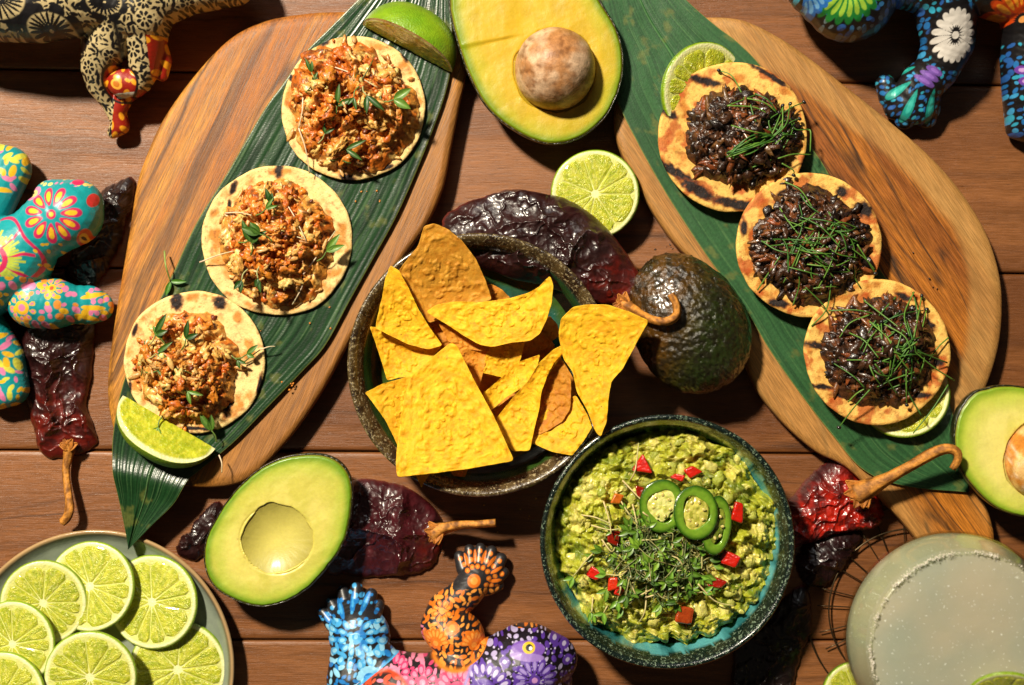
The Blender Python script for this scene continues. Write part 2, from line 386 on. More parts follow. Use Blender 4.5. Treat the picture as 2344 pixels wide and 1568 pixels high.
obj('banana_leaf', V, F, leafmat('leaf_satin', .42), None, C, label='smooth satin green leaf under the beef tostadas, pointed tip by the right avocado', cat='leaf', group='banana leaves')

# ---------------------------------------------------------------- bowls
def rev(c, prof, n, ref, colf, name, m, wob=.006, seed=1, **kw):
    p = np.array(prof, float); pp = resample(np.c_[p, np.zeros(len(p))], len(p) * 7, False)
    rr, zz = pp[:, 0][:, None], pp[:, 1][:, None]
    a = np.linspace(0, 2 * pi, n, endpoint=False)[None]
    w = 1 + wob * (fbm(np.cos(a) * 1.6 + 5, np.sin(a) * 1.6 + 5, seed, 3) - .5) * 2
    x = c[0] + rr * w * np.cos(a); y = c[1] + rr * w * np.sin(a); z = zz + .5 * (fbm(x / 22, y / 22, seed + 3, 3) - .5) * sm(4, 12, zz) + 0 * a
    i = np.linspace(0, 1, len(pp))[:, None] + 0 * a
    C = colf(x.ravel(), y.ravel(), (rr + 0 * a).ravel(), z.ravel(), i.ravel())
    V = world(x.ravel(), y.ravel(), z.ravel(), ref); F = gridf(len(pp), n, True)
    return obj(name, V, F, m, None, C, world(c[0], c[1], 0, ref), **kw)
def bowlprof(Rr, h, rim, dep=8):
    return [(0.1, 1), (.42 * Rr, 1), (.5 * Rr, 0), (.53 * Rr, 2), (.74 * Rr, h * .3), (.9 * Rr, h * .62), (.985 * Rr, h * .9), (Rr, h - 1.5), (Rr - 4, h), (Rr - 10, h + .2), (Rr - rim * .6, h - 2.5), (Rr - rim, h - 8), (Rr - rim - 9, h * .64), (.83 * Rr, h * .4), (.62 * Rr, dep + 6), (.4 * Rr, dep + 1), (.1, dep)]
def bowl_mat(name, spk1, spk2, rough):
    return M(name, None, rough, .6, coat=.7, coatr=.12, spk=[(480, .55, .60, spk1, 'n'), (900, .55, .60, spk2, 'n')], bump=[('n', 900, .0003), ('n', 220, .0006)])
mb1 = bowl_mat('stoneware_olive', lin(176, 160, 120), lin(40, 28, 18), .25)
def cb1(x, y, r, z, i):
    a = np.zeros(len(x)); C = np.tile(lin(26, 18, 13), (len(x), 1))
    rim = (r > 300 - 34) & (z > 41); C[rim] = mixc(lin(84, 68, 40), lin(40, 28, 18), sm(.4, .7, fbm(x / 18, y / 18, 44)))[rim]; a[rim] = .8
    ins = (i > .54) & ~rim
    g = mixc(lin(54, 84, 30), lin(34, 92, 84), sm(.38, .62, fbm(x / 80, y / 80, 6) * .6 + .35 * sm(250, 120, r)))
    g = mixc(g, lin(22, 44, 24), sm(.45, .75, fbm(x / 25, y / 25, 16)) * .5); C[ins] = g[ins]
    return np.c_[C, a]
rev((1097, 835), bowlprof(304, 50, 34), 420, 50, cb1, 'stoneware_bowl', mb1, label='olive stoneware bowl with speckled brown rim holding tortilla chips', cat='bowl')
mb2 = bowl_mat('stoneware_teal', lin(120, 140, 116), lin(8, 12, 10), .2)
def cb2(x, y, r, z, i):
    a = np.zeros(len(x)); C = np.tile(lin(18, 18, 16), (len(x), 1))
    e = 14 * (fbm(x / 30, y / 30, 2) - .5)
    rim = (r + e * .5 > 292 - 28) & (z > 24); C[rim] = lin(16, 30, 26); a[rim] = .95
    ins = (i > .54) & ~rim
    g = mixc(lin(92, 170, 176), lin(44, 112, 116), sm(.4, .7, fbm(x / 30, y / 30, 26)))
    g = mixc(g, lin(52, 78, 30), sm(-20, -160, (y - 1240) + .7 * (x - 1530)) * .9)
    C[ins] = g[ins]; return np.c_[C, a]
BG = (1528, 1241)
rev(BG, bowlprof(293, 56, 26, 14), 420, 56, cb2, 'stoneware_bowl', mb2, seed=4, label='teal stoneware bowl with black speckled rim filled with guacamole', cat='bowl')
mp = M('plate_glaze', None, .25, .5, coat=.5, coatr=.1, bump=[('n', 300, .0002)], var=[(60, .08)])
def cpl(x, y, r, z, i):
    C = mixc(lin(150, 158, 140), lin(124, 136, 120), fbm(x / 60, y / 60, 3))
    rm = sm(306, 309, r) * sm(9, 11, z); C = mixc(C, lin(176, 144, 100), rm)
    C = mixc(C, lin(96, 88, 66), np.exp(-((r - 305) / 2.) ** 2) * (z > 9)); return C
Rr = 316
rev((221, 1528), [(.1, 1.5), (150, 1.5), (165, 0), (175, 1), (240, 3), (290, 8), (312, 14), (316, 16), (314, 16.8), (309, 16.4), (304, 14.5), (290, 10), (262, 6.5), (200, 5.2), (.1, 5)], 300, 15, cpl, 'plate', mp, .001, label='pale grey-green round plate with thin tan rim under lime slices', cat='plate')

# ---------------------------------------------------------------- tortilla chips
mchip = M('corn_chip', None, .6, .3, sss=.12, sssc=(1, .6, .15), sscale=.0015, var=[(260, .10), (1400, .07)], spk=[(240, .54, .74, lin(208, 134, 24), 'n'), (620, .67, .70, lin(96, 58, 14), 'n'), (230, .72, .75, lin(70, 34, 10), 'n')], bump=[('n', 420, .0005), ('n', 1800, .0002)])
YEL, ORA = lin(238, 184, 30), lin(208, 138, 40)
def chip(pts, label, curl=0., base=YEL, c=None, seed=0, th=1.15, bend=(0, 0)):
    P = np.array(FC(pts), float); o = poly(P[:, :2], 150, 1); cc = np.array(c if c is not None else o.mean(0))
    if c is not None: cc = np.array(FC([c])[0])
    o = o + 1.3 * (np.stack([fbm(np.arange(150) / 1.6, np.zeros(150), seed), fbm(np.arange(150) / 2.2, np.zeros(150) + 9, seed)], -1) - .5)
    ext = np.ptp(P[:, :2], axis=0).max()
    def top(x, y, t):
        d = [((x - p[0]) ** 2 + (y - p[1]) ** 2 + (.14 * ext) ** 2) ** -1.2 for p in P]
        z = sum(w * p[2] for w, p in zip(d, P)) / sum(d)
        b = sm(.5, .78, fbm(x / 13, y / 13, seed, 2)) * .95 + .3 * (fbm(x / 5, y / 5, seed + 5, 2) - .5)
        return z - curl * (1 - t ** 2) + b + 2.0 * (fbm(x / 70, y / 70, seed + 9, 2) - .5)
    def colf(x, y, t, sd):
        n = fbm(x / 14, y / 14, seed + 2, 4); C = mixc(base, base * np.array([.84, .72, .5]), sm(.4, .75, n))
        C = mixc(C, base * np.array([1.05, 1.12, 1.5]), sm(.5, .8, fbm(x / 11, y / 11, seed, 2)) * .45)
        C = mixc(C, base * np.array([1.02, 1.08, 1.2]), sm(.965, 1, t) * .5)
        return np.c_[C, np.ones(len(x))]
    zs = P[:, 2].mean()
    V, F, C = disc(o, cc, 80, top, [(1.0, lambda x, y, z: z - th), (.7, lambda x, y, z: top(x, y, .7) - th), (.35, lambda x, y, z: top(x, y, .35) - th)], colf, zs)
    return obj('tortilla_chip', V, F, mchip, None, C, label=label, cat='tortilla chip', group='tortilla chips in the olive bowl')
G = 'tortilla chips in the olive bowl'
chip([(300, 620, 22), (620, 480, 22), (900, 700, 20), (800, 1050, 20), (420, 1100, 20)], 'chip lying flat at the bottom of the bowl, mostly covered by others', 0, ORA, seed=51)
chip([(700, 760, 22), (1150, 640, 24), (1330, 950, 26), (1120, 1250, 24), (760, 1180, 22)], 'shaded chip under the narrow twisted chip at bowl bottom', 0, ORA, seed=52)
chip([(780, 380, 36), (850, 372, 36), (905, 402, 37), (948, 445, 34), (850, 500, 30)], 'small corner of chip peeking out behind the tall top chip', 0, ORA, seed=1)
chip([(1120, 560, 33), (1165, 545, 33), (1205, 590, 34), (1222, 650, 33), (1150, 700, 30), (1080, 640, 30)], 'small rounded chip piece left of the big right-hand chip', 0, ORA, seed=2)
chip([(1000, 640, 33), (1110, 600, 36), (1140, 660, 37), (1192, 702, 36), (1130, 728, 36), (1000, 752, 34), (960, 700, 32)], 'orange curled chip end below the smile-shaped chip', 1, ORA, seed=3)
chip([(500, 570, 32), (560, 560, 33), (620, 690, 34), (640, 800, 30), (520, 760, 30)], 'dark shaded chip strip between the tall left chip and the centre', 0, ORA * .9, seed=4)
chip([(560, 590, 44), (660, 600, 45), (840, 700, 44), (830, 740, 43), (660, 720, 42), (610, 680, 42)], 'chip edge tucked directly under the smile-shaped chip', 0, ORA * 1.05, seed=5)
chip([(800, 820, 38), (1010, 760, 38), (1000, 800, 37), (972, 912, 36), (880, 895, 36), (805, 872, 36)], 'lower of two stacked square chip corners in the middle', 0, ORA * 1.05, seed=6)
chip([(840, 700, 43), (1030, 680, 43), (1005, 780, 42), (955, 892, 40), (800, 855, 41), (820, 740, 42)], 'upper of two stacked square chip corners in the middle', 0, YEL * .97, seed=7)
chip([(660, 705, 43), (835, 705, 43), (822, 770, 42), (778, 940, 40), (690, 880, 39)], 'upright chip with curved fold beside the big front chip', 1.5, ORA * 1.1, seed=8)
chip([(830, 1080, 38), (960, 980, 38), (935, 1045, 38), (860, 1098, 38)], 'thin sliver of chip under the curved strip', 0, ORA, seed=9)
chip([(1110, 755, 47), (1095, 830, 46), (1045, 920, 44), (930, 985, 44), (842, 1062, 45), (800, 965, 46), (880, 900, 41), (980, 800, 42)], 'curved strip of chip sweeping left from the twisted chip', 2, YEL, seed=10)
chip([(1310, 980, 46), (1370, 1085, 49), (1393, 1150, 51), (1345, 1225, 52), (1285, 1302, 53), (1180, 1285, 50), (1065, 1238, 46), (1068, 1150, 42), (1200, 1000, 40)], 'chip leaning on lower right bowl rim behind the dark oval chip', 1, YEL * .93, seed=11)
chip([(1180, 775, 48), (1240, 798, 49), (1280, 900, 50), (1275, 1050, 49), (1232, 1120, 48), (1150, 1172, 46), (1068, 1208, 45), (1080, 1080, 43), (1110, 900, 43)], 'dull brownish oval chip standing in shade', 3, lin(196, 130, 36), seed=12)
chip([(1290, 675, 63), (1235, 745, 58), (1185, 800, 56), (1150, 870, 54), (1118, 960, 53), (1105, 1060, 52), (1080, 1160, 52), (1055, 1280, 51), (960, 1284, 49), (918, 1230, 46), (868, 1110, 43), (955, 1000, 44), (1045, 900, 47), (1105, 800, 50), (1185, 725, 56)], 'long narrow twisted chip rising to a point at upper right', 3, YEL, c=(1050, 1020), seed=13)
chip([(485, 62, 63), (540, 47, 65), (610, 75, 62), (690, 140, 57), (765, 240, 52), (818, 360, 47), (848, 455, 42), (780, 470, 42), (650, 540, 41), (500, 583, 42), (460, 520, 45), (395, 400, 50), (343, 300, 57), (395, 235, 60), (450, 170, 63)], 'tall gold chip leaning on the top of the rim, painted duller as if turned from the light', 2.5, lin(206, 146, 44), seed=14)  # duller base colour paints in the weaker light on this tilted face
chip([(185, 602, 48), (245, 610, 50), (400, 700, 48), (575, 708, 47), (500, 800, 47), (412, 878, 48), (350, 880, 46), (278, 897, 44), (258, 830, 44), (222, 715, 45)], 'wavy chip at left of bowl under the tall bright chip', 3, YEL * .95, seed=15)
chip([(300, 270, 62), (345, 298, 63), (390, 380, 60), (450, 510, 56), (512, 612, 54), (578, 705, 53), (500, 728, 52), (390, 700, 53), (215, 612, 55), (218, 580, 55), (248, 460, 57), (272, 340, 60)], 'tall bright yellow chip standing at upper left of bowl', 2, YEL * 1.03, seed=16)
chip([(1162, 326, 66), (1182, 372, 66), (1174, 470, 63), (1150, 560, 60), (1112, 640, 57), (1060, 680, 55), (960, 690, 54), (850, 714, 55), (780, 702, 55), (690, 650, 54), (600, 590, 53), (488, 522, 54), (540, 485, 53), (640, 465, 52), (790, 468, 51), (950, 448, 51), (1050, 418, 54), (1115, 380, 60)], 'smile-shaped curled chip across the middle of the bowl', 1, YEL * 1.04, c=(930, 570), seed=17)
chip([(160, 962, 56), (250, 915, 53), (400, 873, 49), (470, 950, 49), (450, 1150, 51), (345, 1262, 56), (270, 1110, 56), (205, 1020, 56)], 'chip wedged under the left side of the big front chip', 1.5, YEL * .9, seed=18)
chip([(425, 1395, 54), (525, 1380, 54), (465, 1477, 54)], 'pointed chip tip sticking out past the lower rim', 0, YEL * .9, seed=19)
chip([(600, 1350, 40), (740, 1330, 40), (702, 1420, 40), (640, 1418, 40)], 'small chip fragment under the front chip bottom edge', 0, ORA, seed=20)
chip([(620, 690, 60), (655, 700, 60), (760, 910, 62), (860, 1090, 63), (920, 1220, 64), (970, 1333, 65), (700, 1378, 67), (520, 1400, 67), (335, 1422, 67), (328, 1345, 66), (334, 1250, 65), (350, 1120, 63), (370, 990, 62), (402, 880, 61), (445, 838, 60), (530, 765, 60)], 'biggest blistered chip lying across the front of the bowl', 1.5, YEL * 1.04, seed=21)
chip([(1290, 495, 66), (1375, 482, 69), (1480, 485, 72), (1600, 525, 73), (1700, 572, 72), (1635, 690, 70), (1562, 830, 67), (1500, 900, 66), (1482, 1000, 65), (1475, 1120, 64), (1442, 1207, 63), (1418, 1185, 63), (1370, 1060, 61), (1312, 960, 59), (1290, 850, 58), (1240, 780, 57), (1212, 650, 60), (1225, 560, 63)], 'long drooping chip hanging over the right rim of bowl', 2.5, YEL * .98, c=(1400, 760), seed=22)

# ---------------------------------------------------------------- avocados
mavf = M('avocado_flesh', None, .42, .45, coat=.25, coatr=.22, sss=.12, sssc=(.8, 1, .3), sscale=.002, var=[(70, .05), (500, .04)], bump=[('n', 60, .0006), ('n', 900, .0001)])
mavs = M('avocado_skin', None, .32, .6, coat=.5, coatr=.2, var=[(500, .35)], spk=[(260, .56, .7, lin(92, 84, 30), 'n')], bump=[('c', 380, .0010), ('n', 1200, .0003)])
mpit = M('avocado_pit', None, .45, .4, var=[(160, .22), (900, .15)], bump=[('n', 300, .0004)])
def smooth_noise_c(x, y, sc, s): return fbm(x / sc, y / sc, s, 4)
def avocado(out, hc, hr, h, label, hole, flesh=(lin(224, 214, 108), lin(150, 182, 44), lin(96, 138, 22)), pitz=None, seed=0, pitcol=None, brown=.3, cut=None):
    """halved avocado, cut face up; hc/hr centre and radii of the seed hollow"""
    n = 300; o = spline(out, n); o = o + (fbm(np.arange(n) / 4, np.zeros(n), seed)[:, None] - .5) * 1.6
    c = np.array(hc, float)
    def hol(x, y):
        dx, dy = (x - c[0]) / hr[0], (y - c[1]) / hr[1]; return np.sqrt(dx * dx + dy * dy)
    def top(x, y, t):
        q = hol(x, y); z = h + .8 * (fbm(x / 45, y / 45, seed) - .5) - 1.2 * sm(.97, 1, t)
        if cut: z = z + cut(x, y)
        kn = fbm((x * .5 + y * .86) / 16, (x * .86 - y * .5) / 200, seed + 40, 2); z = z + .18 * (kn - .5)
        if hole: z = z - hole * np.clip(1 - (q * (1 + .22 * (fbm(x / 46, y / 46, seed + 31, 2) - .5))) ** 2.1, 0, 1) ** .66 - .5 * sm(1.06, .98, q) * (q > .98) 
        return z
    L = world(c[0], c[1], 0, h)
    root = thing('avocado_half', label, 'avocado', L)
    def colf(x, y, t, sd):
        e = sm(.60, .93, t + .10 * (fbm(x / 30, y / 30, seed + 3) - .5)); C = mixc(flesh[0], flesh[1], e * .85)
        C = mixc(C, flesh[0] * np.array([.78, .82, .5]), sm(.42, .75, fbm(x / 40, y / 70, seed + 8)) * .65)
        C = mixc(C, flesh[2], sm(.86, .975, t + .02 * (fbm(x / 20, y / 20, seed + 4) - .5))); C = mixc(C, lin(120, 96, 30), sm(.982, .995, t) * .8)
        q = hol(x, y)
        C = mixc(C, lin(214, 176, 92), np.exp(-((q - 1.0) / .03) ** 2) * .45 * brown); C = mixc(C, lin(150, 96, 40), sm(.72, .8, fbm(x / 12, y / 12, seed + 5)) * brown * np.exp(-((q - 1.02) / .1) ** 2))
        return C
    V, F, C = disc(o, c, 110, top, [(1.002, h - 1.5)], colf, h)
    obj('flesh', V, F, mavf, root, C)
    prof = [(1.006, h - .4), (1.018, h - 1.6), (1.022, h - 4), (1.0, h * .68), (.93, h * .42), (.8, h * .2), (.6, h * .07), (.35, .6), (.12, .3)]
    def zs(k, z0): return lambda x, y, z: z0 + .9 * (fbm(x / 7, y / 7, seed + 60 + k) - .5) * (k > 0)
    V, F, C = disc(o, c, 3, lambda x, y, t: np.full(x.shape, h - 3.), [(s, zs(k, z)) for k, (s, z) in enumerate(prof)], lambda x, y, t, sd: np.c_[mixc(lin(44, 38, 20), lin(30, 40, 14), fbm(x / 12, y / 12, 3)), np.ones(len(x))], h, tp=.2)
    obj('skin', V, F, mavs, root, C)
    if pitz:
        V, F = ICO[3]; 
        import bmesh
        bm = bmesh.new(); bmesh.ops.create_icosphere(bm, subdivisions=5, radius=1); V = np.array([v.co[:] for v in bm.verts]); F = np.array([[v.index for v in f.verts] for f in bm.faces]); bm.free()
        dd = 1 + .05 * (fbm(V[:, 0] * 1.2 + 4, V[:, 1] * 1.2 + V[:, 2], seed, 3) - .5)
        k = S * (1 - h / CAMH) / 1000
        n1 = fbm(V[:, 0] * 2.2 + 3 + V[:, 2], V[:, 1] * 2.2 + 9, seed + 1, 5); n2 = fbm(V[:, 0] * 7, V[:, 1] * 7 + V[:, 2] * 3, seed + 2, 4)
        C = mixc(pitcol[0], pitcol[1], sm(.35, .62, n1)); C = mixc(C, pitcol[2], sm(.56, .8, n2) * .8)
        P = (V * dd[:, None]) * np.array([hr[0] * .985 * k, hr[1] * .985 * k, pitz[1] / 1000]) + world(c[0] - (0 if len(pitz) < 3 else pitz[2]), c[1] - (0 if len(pitz) < 3 else pitz[3]), pitz[0], h)
        obj('pit', P, F, mpit, root, C)
    return root
avocado([(1090, -150), (1160, -185), (1240, -160), (1310, -100), (1370, 0), (1408, 65), (1424, 130), (1416, 200), (1382, 268), (1325, 314), (1258, 327), (1190, 303), (1120, 248), (1075, 170), (1046, 85), (1030, 0), (1045, -80)],
        (1270, 160), (93, 94), 34, 'avocado half at top centre with its round brown pit in place', 24, (lin(206, 170, 40), lin(176, 172, 36), lin(118, 142, 14)), (36, 29), 2, (lin(206, 172, 138), lin(176, 122, 74), lin(124, 78, 42)), 0,
        lambda x, y: 1.2 * sm(2, -2, (y - 108) + .22 * (x - 1060)) * sm(1200, 1150, x) - .6)
avocado([(735, 1043), (690, 1042), (640, 1052), (585, 1082), (535, 1130), (497, 1185), (472, 1240), (470, 1295), (490, 1340), (530, 1368), (585, 1386), (640, 1380), (700, 1348), (750, 1295), (785, 1240), (800, 1180), (804, 1125), (795, 1085), (770, 1056)],
        (632, 1235), (84, 79), 34, 'pitted avocado half with an empty hollow beside the lime plate', 27, (lin(216, 204, 104), lin(170, 186, 56), lin(108, 146, 22)), None, 5)
avocado([(2225, 905), (2262, 890), (2310, 884), (2370, 895), (2440, 930), (2490, 1000), (2490, 1090), (2450, 1160), (2390, 1180), (2335, 1180), (2280, 1160), (2235, 1120), (2200, 1070), (2186, 1010), (2195, 950)],
        (2372, 1054), (72, 88), 40, 'avocado half cut off by the right edge, pit showing', 17, (lin(222, 214, 120), lin(180, 196, 60), lin(128, 160, 34)), (40, 24), 9, (lin(232, 186, 118), lin(206, 128, 46), lin(230, 200, 170)), .3)
# dark skin and stem scar on the left flank of the right-hand half is part of its skin; whole avocado:
def whole_avocado():
    c = (1574, 738); ref = 30; nu, nv = 150, 260
    a = np.linspace(0, 2 * pi, nv, endpoint=False)[None]; b = np.linspace(-pi / 2, pi / 2, nu)[:, None]
    rot = R(62)          # long axis in plan
    X = np.sin(b) + 0 * a; rad = np.cos(b) * (1 + .09 * X + .02 * X ** 2) ; Y = rad * np.cos(a); Z = rad * np.sin(a)
    nx = X * 5; bm_ = fbm(X * 9 + Z * 6 + 3, Y * 9 + Z * 3, 3, 3) + .5 * fbm(X * 26 + Z * 16, Y * 26 - Z * 9, 8, 2)
    f = 1 + .045 * (bm_ - .75)
    lx, ly, lz = X * 168 * f, Y * 130 * f, Z * 28 * f
    px = c[0] + lx * cos(rot) - ly * sin(rot); py = c[1] + lx * sin(rot) + ly * cos(rot)
    V = world(px.ravel(), py.ravel(), (30 + lz).ravel(), ref)
    n = fbm(px / 14, py / 14, 6, 4).ravel(); w = sm(1500, 1620, px.ravel() + .3 * (py.ravel() - 740))
    C = mixc(lin(80, 52, 14), lin(34, 44, 12), w); C = mixc(C, lin(30, 26, 14), sm(.4, .65, n) * .8)
    m = M('avocado_skin_whole', None, .3, .5, coat=.9, coatr=.2, var=[(500, .4)], spk=[(900, .64, .74, lin(140, 120, 46), 'n')], bump=[('c', 300, .0014), ('n', 900, .0005)])
    obj('avocado', V, gridf(nu, nv, True), m, None, np.c_[C, np.ones(len(C))], label='whole uncut avocado with dark bumpy green-brown skin beside chips bowl', cat='avocado')
whole_avocado()
# ---------------------------------------------------------------- limes
mrind = M('lime_rind', None, .34, .5, coat=.35, coatr=.25, sss=.1, sscale=.001, bump=[('c', 900, .00035)], var=[(200, .10)])
mpulp = M('lime_pulp', None, .16, .6, coat=.7, coatr=.05, sss=.45, sssc=(.9, 1, .25), sscale=.003, var=[(120, .14)], bump=[('n', 260, .0006), ('v', 500, .0003)])
mrindU = M('lime_slice_rind', None, .34, .5, coat=.35, coatr=.25, sss=.15, sscale=.001, bump=[('c', 30, .00035)], var=[(6, .10)])
mpulpU = M('lime_slice_pulp', None, .16, .6, coat=.7, coatr=.06, sss=.35, sssc=(1, 1, .35), sscale=.002, var=[(9, .12)], spk=[(14, .60, .72, lin(250, 244, 150), 'n')], bump=[('n', 20, .0008), ('v', 34, .0004)])
GR1, GR2, PITH, PUL, PUL2 = lin(140, 172, 28), lin(78, 116, 18), lin(236, 234, 176), lin(202, 202, 58), lin(164, 176, 36)
def unit_slice(nseg, rot0, seed, pith=.085, h=.10, rindc=GR1):
    """unit radius lime slice lying in xy, z up; returns mesh datas: rind, list of segments"""
    n = 160; a = np.linspace(0, 2 * pi, n, endpoint=False)
    prof = [(.0, 0.012), (.3, .006), (.6, .003), (.88, .0), (.93, .004), (.955, .004), (.985, -.012), (1.0, -.04), (1.004, -h * .5), (.995, -h * .92), (.96, -h), (.5, -h), (.02, -h)]
    w = 1 + .025 * (fbm(np.cos(a) * 1.5 + 3, np.sin(a) * 1.5 + 3, seed) - .5)
    V = np.vstack([np.stack([r * w * np.cos(a), r * w * np.sin(a), np.full(n, z)], -1) for r, z in prof])
    r = np.repeat([p[0] for p in prof], n); z = np.repeat([p[1] for p in prof], n); zi = np.repeat(np.arange(len(prof)), n)
    C = mixc(lin(206, 208, 104), PITH, sm(.86, .92, r)); C = mixc(C, rindc, sm(.945, .985, r) * (zi < 10)); C = mixc(C, rindc * .8, (zi >= 7) & (zi < 10)); C = mixc(C, PITH * 1.05, sm(.2, .06, r) * (zi < 3))
    rind = mesh('rind', V, gridf(len(prof), n, True), C, mrindU)
    segs = []
    rs = np.random.default_rng(seed); cuts = np.cumsum(1 + .95 * (rs.random(nseg) - .5)); cuts = cuts / cuts[-1] * 2 * pi + rot0
    r0 = .95 - pith
    for k in range(nseg):
        a0 = cuts[k - 1] if k else cuts[-1] - 2 * pi; a1 = cuts[k]; da = a1 - a0; am = (a0 + a1) / 2
        nr, na = 22, 16; u = np.linspace(0, 1, nr)[:, None]; v = np.linspace(-1, 1, na)[None]
        rr = .075 + (r0 - .075) * u; gap = .011 / np.maximum(rr, .05)
        half = np.maximum(da / 2 - gap, .01) * (1 - .35 * sm(.9, 1, u) * np.abs(v) ** 4)
        ang = am + half * v; rad = rr * (1 - .05 * u ** 6 * np.abs(v) ** 5)
        x = rad * np.cos(ang); y = rad * np.sin(ang)
        edge = np.minimum(1 - np.abs(v), np.minimum(u, 1 - u) * 3); dome = .018 * np.sqrt(np.clip(edge, 0, .25) / .25)
        z = .004 + dome + .014 * (fbm(rr * 9, ang * rr * 26 + 5, seed + k, 3) - .5) * (edge > .03)
        n1 = fbm(rr * 7 + k, ang * 16, seed + 3, 3)
        Cc = mixc(PUL, PUL2, sm(.3, .7, n1)); Cc = mixc(Cc, lin(232, 228, 130), sm(.62, .8, fbm(rr * 12, ang * 34, seed + 9, 2)) * .55)
        segs.append(mesh('segment', np.stack([x, y, z], -1).reshape(-1, 3), gridf(nr, na), np.c_[Cc.reshape(-1, 3), np.full(nr * na, .45)], mpulpU))
    return rind, segs
PROT = [unit_slice(10, .2, 11), unit_slice(9, .9, 23, .06), unit_slice(11, .5, 37, .11), unit_slice(10, 1.4, 41, .05, 1.0, GR1)]
def lime_slice(c, r, z, label, proto=0, rot=0, tilt=(0, 0), squash=1.0, name='lime_slice', group=None, ref=None, cat='lime slice', parts=None):
    L = world(c[0], c[1], z, z if ref is None else ref); k = S * (1 - z / CAMH) / 1000 * r
    t = thing(name, label, cat, L, group)
    t.rotation_euler = (R(tilt[0]), R(tilt[1]), rot); t.scale = (k, k * squash, k)
    rd, sg = PROT[proto]
    for nm, me in [('rind', rd)] + [('segment', q) for q in sg]:
        o = bpy.data.objects.new(nm, me); COL.objects.link(o); o.parent = t
    return t
gl = 'lime slices fanned on the round plate'
lime_slice((407, 1532), 111, 12, 'lime slice at lower right of the plate, under two others', 1, .6, (2, 3), group=gl)
lime_slice((348, 1378), 108, 15, 'tall-looking lime slice against the right plate rim, sparkling lower half', 0, 2.2, (-4, 8), .98, group=gl)
lime_slice((206, 1342), 103, 20, 'topmost lime slice by the upper plate rim', 1, 2.9, (4, 6), group=gl)
lime_slice((99, 1380), 98, 25, 'pale lime slice with thick white pith on the left of the plate', 2, .3, (3, 6), group=gl)
lime_slice((29, 1474), 99, 30, 'lime slice cut by the left photo edge, upper of the two', 0, 4.0, (4, 4), group=gl)
lime_slice((206, 1550), 106, 33, 'front lime slice overlapping four others at bottom of the plate', 0, .35, (3, 0), group=gl)
lime_slice((4, 1592), 100, 37, 'lime slice in the bottom left corner of the photo', 2, 3.3, (2, 2), group=gl)
# halves: body hemisphere + face
def lime_half(c, r, z, label, proto, rot, tilt=(0, 0), squash=1., deep=.85, rindc=GR2, name='lime_half', cat='lime'):
    t = lime_slice(c, r, z, label, proto, rot, tilt, squash, name, None, None, cat)
    n = 96; a = np.linspace(0, 2 * pi, n, endpoint=False); b = np.linspace(0, pi / 2, 22)
    V = np.vstack([np.stack([1.003 * np.cos(q) * np.cos(a), 1.003 * np.cos(q) * np.sin(a), np.full(n, -.03 - deep * np.sin(q))], -1) for q in b])
    C = mixc(rindc, rindc * .75, fbm(V[:, 0] * 4 + V[:, 2] * 3, V[:, 1] * 4, 2))
    me = mesh('body', V, gridf(len(b), n, True), C, mrindU); o = bpy.data.objects.new('body', me); COL.objects.link(o); o.parent = t; return t
lime_half((1362, 444), 101, 24, 'half lime cut face up, between top avocado and big dried chili', 1, 1.0, (2, -3), 1., .8, GR1)
lime_half((1614, 210), 112, 26, 'half lime tucked behind the upper beef tostada', 0, .4, (20, 20), 1., .5, lin(150, 196, 24))
lime_half((2066, 896), 106, 24, 'half lime underneath the lowest beef tostada', 1, .2, (-13, -4), 1., .4, lin(110, 144, 30))
lime_half((1958, 1592), 78, 22, 'lime half in shade beside the cocktail glass', 1, .2, (4, 4), 1., .8)
def wedge(c, L_, rad, ax, phis, z0, label, ref=None):
    """lime wedge: a = long axis angle (plan, y down), bulge to its right; phis = (low, high) in degrees from the table towards up"""
    a = np.array([cos(ax), sin(ax)]); p = np.array([-sin(ax), cos(ax)])
    rf = z0 if ref is None else ref; root = thing('lime_wedge', label, 'lime wedge', world(c[0], c[1], 0, rf))
    def pt(s, r, ph):   # s along axis -1..1, r 0..1 of local radius
        loc = np.sqrt(np.clip(1 - np.abs(s) ** 2.3, 0, 1)); q = r * loc * rad
        x = c[0] + a[0] * s * L_ + p[0] * q * np.cos(ph); y = c[1] + a[1] * s * L_ + p[1] * q * np.cos(ph)
        return x, y, z0 + q * np.sin(ph) * S * .98
    s = np.sin(np.linspace(-pi / 2, pi / 2, 90))[:, None]; ph = np.radians(np.linspace(phis[0], phis[1], 40))[None]
    x, y, z = pt(s + 0 * ph, 1.0, ph + 0 * s)
    C = mixc(GR1, lin(90, 140, 20), fbm(x / 30, y / 30, 2).ravel()); V = world(x.ravel(), y.ravel(), z.ravel(), rf)
    obj('rind', V, gridf(90, 40), mrind, root, C)
    for k, phd in enumerate(phis):
        r = np.linspace(0, 1, 46)[None]; P = R(phd)
        x, y, z = pt(s + 0 * r, r + 0 * s, P)
        loc = np.sqrt(np.clip(1 - np.abs(s) ** 2.3, 0, 1)) + 0 * r; dist = (1 - r) * loc
        edge = sm(.10, .17, dist + .0 * s) * sm(.97, .9, np.abs(s) + 0 * r)
        n1 = fbm(s * 14 + 0 * r, r * 7 + 0 * s + s * 3, 5, 3)
        nrm = (1 if k else -1); dz = (edge * .9 * (.35 + .9 * (n1 - .4))) * nrm
        x = x - p[0] * dz * sin(P) / S; y = y - p[1] * dz * sin(P) / S; z = z + dz * cos(P)
        C = mixc(mixc(PUL, PUL2, sm(.3, .7, n1)), PITH, 1 - edge); C = mixc(C, GR1, sm(.022, .0, dist))
        V = world(x.ravel(), y.ravel(), z.ravel(), rf)
        obj('cut_face', V, gridf(90, 46), mpulp, root, C.reshape(-1, 3))
    return root
